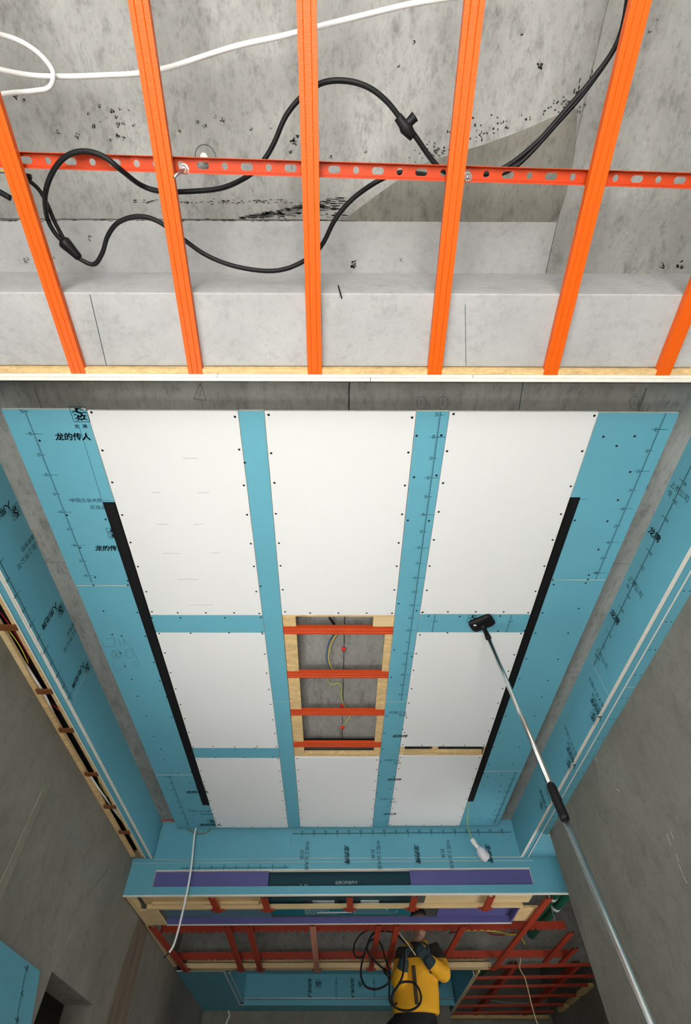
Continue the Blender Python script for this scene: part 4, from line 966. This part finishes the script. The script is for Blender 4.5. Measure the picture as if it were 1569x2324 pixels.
# board leaning against the left wall
lb = thing('leaning_board', 'blue plasterboard leaning against the left wall at the lower left corner', 'plasterboard')
p1 = at(91, 2204, 'X', XL + .014); p2 = at(71, 2324, 'Y', p1.y); dl = (p2 - p1); dl = dl * (p1.z / -dl.z)
nx = Vector((-dl.z, 0, dl.x)).normalized() * .0095
ya, yb = p1.y - 1.2, p1.y
mb = MB(); A = Vector((p1.x, 0, p1.z)); Bq = A + Vector((dl.x, 0, dl.z))
vs = []
for y in (ya, yb):
    for P in (A, Bq): vs += [(P.x, y, P.z), (P.x - nx.x, y, P.z - nx.z)]
mb.add(vs, [(0, 2, 6, 4), (1, 5, 7, 3), (0, 4, 5, 1), (2, 3, 7, 6), (0, 1, 3, 2), (4, 6, 7, 5)]); mb.m = [0, 0, 1, 1, 1, 1]
brd = mb.build('board', [M_blue, M_core], lb)
mb = MB(); fl = Frame((A.x, 0, A.z), (Bq - A), (0, 1, 0), .0015)
if fl.n.x < 0: fl = Frame((A.x, 0, A.z), (Bq - A), (0, -1, 0), .0015)
sgn = fl.u.y
yy = (yb - .20) * sgn
fr2 = Frame(fl.p(.03, yy), fl.r, fl.u, 0); ruler(mb, fr2, 1.9, .0, 1, True, 0, .03, .03, .003)
text(mb, fl, '龙牌', .35, (yb - .5) * sgn, .06, 1, 0, .03)
mb.build('board_print', M_print, brd)
rebase(lb, (Bq.x, yb, 0))

# ================================================================== WORKER
M_skin = mat('skin', (.40, .24, .17), .55, noise=(8, .06))
M_hair = mat('black_hair', (.012, .011, .012), .5)
M_trou = mat('black_trousers', (.010, .010, .012), .85)
M_glove = mat('dark_teal_glove', (.022, .042, .048), .75, noise=(30, .1))
M_boot = mat('brown_boot', (.05, .035, .025), .6)
def jacket_mat(zc):
    m = bpy.data.materials.new('yellow_work_jacket'); m.use_nodes = True
    nt = m.node_tree; N = nt.nodes; L = nt.links; b = N['Principled BSDF']; b.inputs['Roughness'].default_value = .8
    tc = N.new('ShaderNodeTexCoord'); sx = N.new('ShaderNodeSeparateXYZ'); L.new(tc.outputs['Object'], sx.inputs[0])
    nz = N.new('ShaderNodeTexNoise'); nz.inputs['Scale'].default_value = 3; L.new(tc.outputs['Object'], nz.inputs[0])
    ad = N.new('ShaderNodeMath'); ad.operation = 'MULTIPLY_ADD'; ad.inputs[1].default_value = .03; L.new(nz.outputs[0], ad.inputs[0]); L.new(sx.outputs[2], ad.inputs[2])
    gt = N.new('ShaderNodeMath'); gt.operation = 'GREATER_THAN'; gt.inputs[1].default_value = zc; L.new(ad.outputs[0], gt.inputs[0])
    mx = N.new('ShaderNodeMix'); mx.data_type = 'RGBA'; mx.inputs[6].default_value = (.80, .40, .012, 1); mx.inputs[7].default_value = (.035, .028, .022, 1)
    L.new(gt.outputs[0], mx.inputs[0]); L.new(mx.outputs[2], b.inputs['Base Color'])
    n2 = N.new('ShaderNodeTexNoise'); n2.inputs['Scale'].default_value = 9; n2.inputs['Detail'].default_value = 3; L.new(tc.outputs['Object'], n2.inputs[0])
    bp = N.new('ShaderNodeBump'); bp.inputs['Strength'].default_value = .8; bp.inputs['Distance'].default_value = .03; L.new(n2.outputs[0], bp.inputs['Height']); L.new(bp.outputs[0], b.inputs['Normal'])
    return m
PY = 6.22
def pp_(x, y, dy=0): return at(x, y, 'Y', PY + dy)
per = thing('person', 'worker in a yellow and brown jacket with dark gloves reaching up through the lower frame', 'person')
def loft(mb, rings, n=20):
    """rings: (centre, rx, ry)"""
    vs = []
    for c, rx, ry in rings:
        for j in range(n):
            q = 2 * math.pi * j / n; vs.append((c[0] + rx * math.cos(q), c[1] + ry * math.sin(q), c[2]))
    k = len(rings)
    mb.add(vs, [(i * n + j, i * n + (j + 1) % n, (i + 1) * n + (j + 1) % n, (i + 1) * n + j) for i in range(k - 1) for j in range(n)] + [tuple(range(n - 1, -1, -1)), tuple((k - 1) * n + j for j in range(n))])
def remesh(o, vox, it=6):
    r = o.modifiers.new('remesh', 'REMESH'); r.mode = 'VOXEL'; r.voxel_size = vox; r.use_smooth_shade = True
    s = o.modifiers.new('smooth', 'SMOOTH'); s.iterations = it; s.factor = .5
    return o
hip = pp_(945, 2325); hem = pp_(945, 2300); wst = pp_(946, 2255); chs = pp_(948, 2195); nek = pp_(948, 2148); chin = pp_(944, 2132); crown = pp_(946, 2060)
shL, shR = pp_(990, 2166), pp_(919, 2171)
elL, elR = pp_(1007, 2208, -.10), pp_(905, 2226, -.11)
wrL, wrR = pp_(972, 2178, -.26), pp_(916, 2186, -.26)
FLO = 1.30
kneR, ankR = Vector((hip.x - .52, PY - .10, hip.z - .30)), Vector((hip.x - .55, PY + .05, FLO + .09))
kneL, ankL = Vector((hip.x + .13, PY - .05, hip.z - .42)), Vector((hip.x + .14, PY + .03, FLO + .09))
hl, hr = hip + Vector((.10, 0, -.02)), hip + Vector((-.10, 0, -.02))
mb = MB()
hx, hy = crown.x, PY - .02; hz0, hz1 = chin.z, crown.z; hh = hz1 - hz0
prof = [(0, .030, .035, -.055), (.06, .045, .055, -.045), (.16, .058, .075, -.028), (.30, .066, .088, -.012), (.48, .072, .096, 0), (.65, .075, .098, .006), (.80, .068, .090, .010), (.91, .050, .068, .012), (.98, .024, .034, .012)]
loft(mb, [((hx, hy + oy, hz0 + hh * t), rx, ry) for t, rx, ry, oy in prof])
mb.tube([(hx, hy - .085, hz0 + hh * .56), (hx, hy - .105, hz0 + hh * .44), (hx, hy - .115, hz0 + hh * .37), (hx, hy - .085, hz0 + hh * .33)], [.010, .013, .017, .010], 8)     # nose
mb.tube([(hx - .022, hy - .084, hz0 + hh * .215), (hx, hy - .092, hz0 + hh * .225), (hx + .022, hy - .084, hz0 + hh * .215)], [.006, .009, .006], 6)   # upper lip
mb.tube([(hx - .020, hy - .082, hz0 + hh * .175), (hx, hy - .090, hz0 + hh * .165), (hx + .020, hy - .082, hz0 + hh * .175)], [.006, .010, .006], 6)   # lower lip
for s in (-1, 1):
    mb.tube([(hx + s * .012, hy - .088, hz0 + hh * .60), (hx + s * .035, hy - .085, hz0 + hh * .62), (hx + s * .055, hy - .070, hz0 + hh * .60)], [.008, .010, .007], 6)   # brow
    mb.tube([(hx + s * .073, hy + .005, hz0 + hh * .60), (hx + s * .083, hy + .015, hz0 + hh * .50), (hx + s * .075, hy + .005, hz0 + hh * .36)], [.014, .018, .010], 8)  # ear
    mb.tube([(hx + s * .046, hy - .066, hz0 + hh * .40), (hx + s * .052, hy - .050, hz0 + hh * .30)], [.016, .014], 8)
mb.tube([(hx, hy + .015, hz0 + hh * .25), nek, chs], [.055, .062, .10], 12)
loft(mb, [((hip.x, PY, hip.z - .05), .11, .08), ((wst.x, PY, wst.z), .14, .10), ((chs.x, PY, chs.z), .17, .11), ((chs.x, PY, nek.z - .03), .12, .07)])
for sh, el, wr in ((shL, elL, wrL), (shR, elR, wrR)): mb.tube([chs + Vector((0, 0, .04)), sh, el, wr], [.06, .055, .042, .030], 10)
for h, k, a in ((hl, kneL, ankL), (hr, kneR, ankR)): mb.tube([hip, h, k, a], [.08, .07, .05, .04], 10)
remesh(mb.build('body', M_skin, per), .008, 3)
mb = MB()   # hair cap
loft(mb, [((hx, hy + .030, hz0 + hh * .50), .070, .075), ((hx, hy + .022, hz0 + hh * .66), .082, .090), ((hx, hy + .010, hz0 + hh * .80), .078, .100), ((hx, hy + .008, hz0 + hh * .93), .060, .082), ((hx, hy + .010, hz0 + hh * 1.03), .028, .040)])
for k in range(14):
    a_ = -1.2 + k * .185; mb.tube([(hx + .06 * math.sin(a_), hy - .05 * math.cos(a_), hz0 + hh * .90), (hx + .076 * math.sin(a_), hy - .092 * math.cos(a_), hz0 + hh * .76), (hx + .074 * math.sin(a_ + .1), hy - .092 * math.cos(a_), hz0 + hh * .69)], [.014, .010, .004], 6)
remesh(mb.build('hair', M_hair, per), .007, 2)
mb = MB()   # jacket
loft(mb, [((hem.x + .005, PY, hem.z - .012), .205, .150), ((hem.x, PY, hem.z + .03), .212, .158), ((wst.x, PY, wst.z), .205, .150), ((wst.x, PY, (wst.z + chs.z) / 2), .210, .150), ((chs.x, PY, chs.z), .215, .148), ((chs.x, PY, chs.z + .09), .195, .125), ((chs.x, PY, nek.z - .01), .115, .085), ((chs.x, PY, nek.z + .025), .075, .070)], 28)
for sh, el, wr, s in ((shL, elL, wrL, 1), (shR, elR, wrR, -1)):
    mb.tube([chs + Vector((s * .10, 0, .07)), sh + Vector((s * .005, 0, .01)), sh.lerp(el, .35), sh.lerp(el, .75), el, el.lerp(wr, .3), el.lerp(wr, .7), wr], [.085, .088, .082, .074, .072, .066, .056, .050], 14)
jk = remesh(mb.build('jacket', jacket_mat(chs.z + .055), per), .012, 5)
mb = MB()   # standing collar, front zip flap, pocket flap
for s in (-1, 1):
    mb.tube([(chs.x + s * .085, PY + .03, nek.z + .005), (chs.x + s * .088, PY - .04, nek.z + .015), (chs.x + s * .045, PY - .105, nek.z - .045)], [.030, .032, .018], 10)
remesh(mb.build('collar', mat('yellow_collar', (.78, .38, .015), .8), jk), .008, 4)
mb = MB().cbox(chs.x + .085, chs.x + .155, PY - .168, PY - .150, chs.z - .075, chs.z - .035, .003); mb.build('pocket_flap', mat('brown_trim', (.05, .035, .025), .8), jk)
mb = MB().cbox(hem.x - .022, hem.x + .012, PY - .168, PY - .150, hem.z + .03, chs.z - .02, .004); mb.build('zip_flap', MATS['brown_trim'], jk)
mb = MB()   # trousers
loft(mb, [((hip.x, PY, hip.z - .10), .17, .12), ((hip.x, PY, hip.z), .19, .135), ((hip.x, PY, hem.z + .03), .185, .13)], 24)
for h, k, a in ((hl, kneL, ankL), (hr, kneR, ankR)): mb.tube([h, h.lerp(k, .5), k, k.lerp(a, .5), a + Vector((0, 0, .02))], [.115, .105, .082, .075, .070], 14)
remesh(mb.build('trousers', M_trou, per), .013, 5)
for a in (ankL, ankR):
    mb = MB(); mb.tube([a + Vector((0, .02, .05)), a + Vector((0, .02, -.03))], [.05, .055], 12)
    mb.tube([a + Vector((0, .05, -.05)), a + Vector((0, -.06, -.052)), a + Vector((0, -.16, -.058))], [.040, .042, .030], 12)
    mb.box(a.x - .045, a.x + .045, a.y - .19, a.y + .09, FLO, FLO + .025)
    remesh(mb.build('boot', M_boot, per), .008, 3)
def glove(wr, to, curl, s):
    """palm with four curled fingers and a side thumb, pointing from the wrist along 'to'"""
    d = to.normalized(); c_ = curl.normalized(); c_ = (c_ - d * c_.dot(d)).normalized(); w = d.cross(c_) * s
    mb = MB(); mb.tube([wr - d * .05, wr, wr + d * .03], [.052, .050, .042], 12)
    vs = []
    for t_, wd, th in ((.0, .034, .020), (.045, .042, .020), (.09, .043, .016)):
        for a_, b_ in ((-1, -1), (1, -1), (1, 1), (-1, 1)): vs.append(wr + d * t_ + w * wd * a_ + c_ * th * b_)
    mb.add(vs, [(3, 2, 1, 0), (8, 9, 10, 11)] + [(i * 4 + j, i * 4 + (j + 1) % 4, i * 4 + 4 + (j + 1) % 4, i * 4 + 4 + j) for i in range(2) for j in range(4)])
    for k, ln in enumerate((.070, .080, .075, .058)):
        b0 = wr + d * .085 + w * (-.033 + .022 * k)
        p1_ = b0 + d * ln * .40 + c_ * ln * .10; p2_ = p1_ + d * ln * .16 + c_ * ln * .36; p3_ = p2_ - d * ln * .16 + c_ * ln * .26
        mb.tube([b0 - d * .02, b0, p1_, p2_, p3_], [.011, .0115, .0108, .0102, .0092], 8)
    b0 = wr + d * .03 - w * .036
    mb.tube([b0, b0 - w * .028 + d * .024 + c_ * .012, b0 - w * .026 + d * .056 + c_ * .030, b0 - w * .012 + d * .076 + c_ * .044], [.015, .0135, .0125, .010], 8)
    return remesh(mb.build('glove', M_glove, per), .005, 2)
tgL, tgR = pp_(950, 2150, -.30), pp_(922, 2150, -.30)
glove(wrL, tgL - wrL, Vector((-.5, -.2, .5)), 1)
glove(wrR, tgR - wrR, Vector((.6, -.2, .3)), -1)
rebase(per, (hip.x, PY, FLO))
# cable in the worker's hands, hanging in loops
cl = thing('cable_coil', 'black cable gathered in loose loops in the worker\'s gloved hand', 'cable')
def px_path(pts, dy): return [pp_(x, y, dy) for x, y in pts]
MB().tube(smooth_path(px_path(((935, 2150), (920, 2140), (895, 2117), (870, 2113), (848, 2118), (836, 2140), (828, 2165), (821, 2190), (820, 2215), (830, 2238), (850, 2245), (870, 2240), (884, 2228), (886, 2212), (880, 2190), (872, 2165), (866, 2145), (855, 2132), (842, 2135), (834, 2150), (840, 2170), (858, 2188), (876, 2205), (884, 2225), (884, 2255), (886, 2275), (894, 2282), (902, 2276)), -.34), 5), .0085, 8).build('cable_loop', M_black, cl, True)
MB().tube(smooth_path(px_path(((838, 2110), (820, 2120), (806, 2140), (803, 2160), (810, 2172), (826, 2172)), -.34), 5), .007, 8).build('cable_loop', M_black, cl, True)
MB().tube(smooth_path(px_path(((918, 2150), (918, 2180), (914, 2215), (902, 2240), (892, 2255), (890, 2270), (896, 2285), (915, 2293), (935, 2292), (952, 2280), (956, 2262), (950, 2242), (938, 2230), (922, 2228), (908, 2232), (895, 2250)), -.34), 5), .0085, 8).build('cable_loop', M_black, cl, True)
a, b = px_path(((872, 2200), (884, 2216)), -.345)
MB().tube([a, a.lerp(b, .3), b], [.014, .020, .013], 8).build('tee_connector', M_black, cl, True)
MB().tube(smooth_path(px_path(((903, 2112), (915, 2128), (930, 2148), (944, 2168)), -.37), 4), .0055, 6).build('pale_core', mat('pale_core', (.62, .52, .36), .5), cl, True)
rebase(cl, pp_(918, 2165, -.34))
# trestle the worker stands on
tr = thing('trestle_platform', 'wooden trestle platform under the worker, below the frame', 'trestle')
for k in range(4): MB().cbox(-.25, 1.35, 5.98 + .135 * k, 6.105 + .135 * k, 1.256, 1.292, .002).build('plank', M_pine, tr)
for x in (-.1, 1.2):
    MB().box(x - .03, x + .03, 5.98, 6.52, 1.20, 1.2555).build('bearer', M_pine, tr)
    for s in (-1, 1):
        MB().tube([(x, 6.25 + s * .2, 1.22), (x, 6.25 + s * .36, .02)], .028, 8).build('leg', M_pine, tr)
    MB().box(x - .015, x + .015, 5.98, 6.52, .55, .60).build('stretcher', M_pine, tr)
rebase(tr, (.55, 6.25, 0))
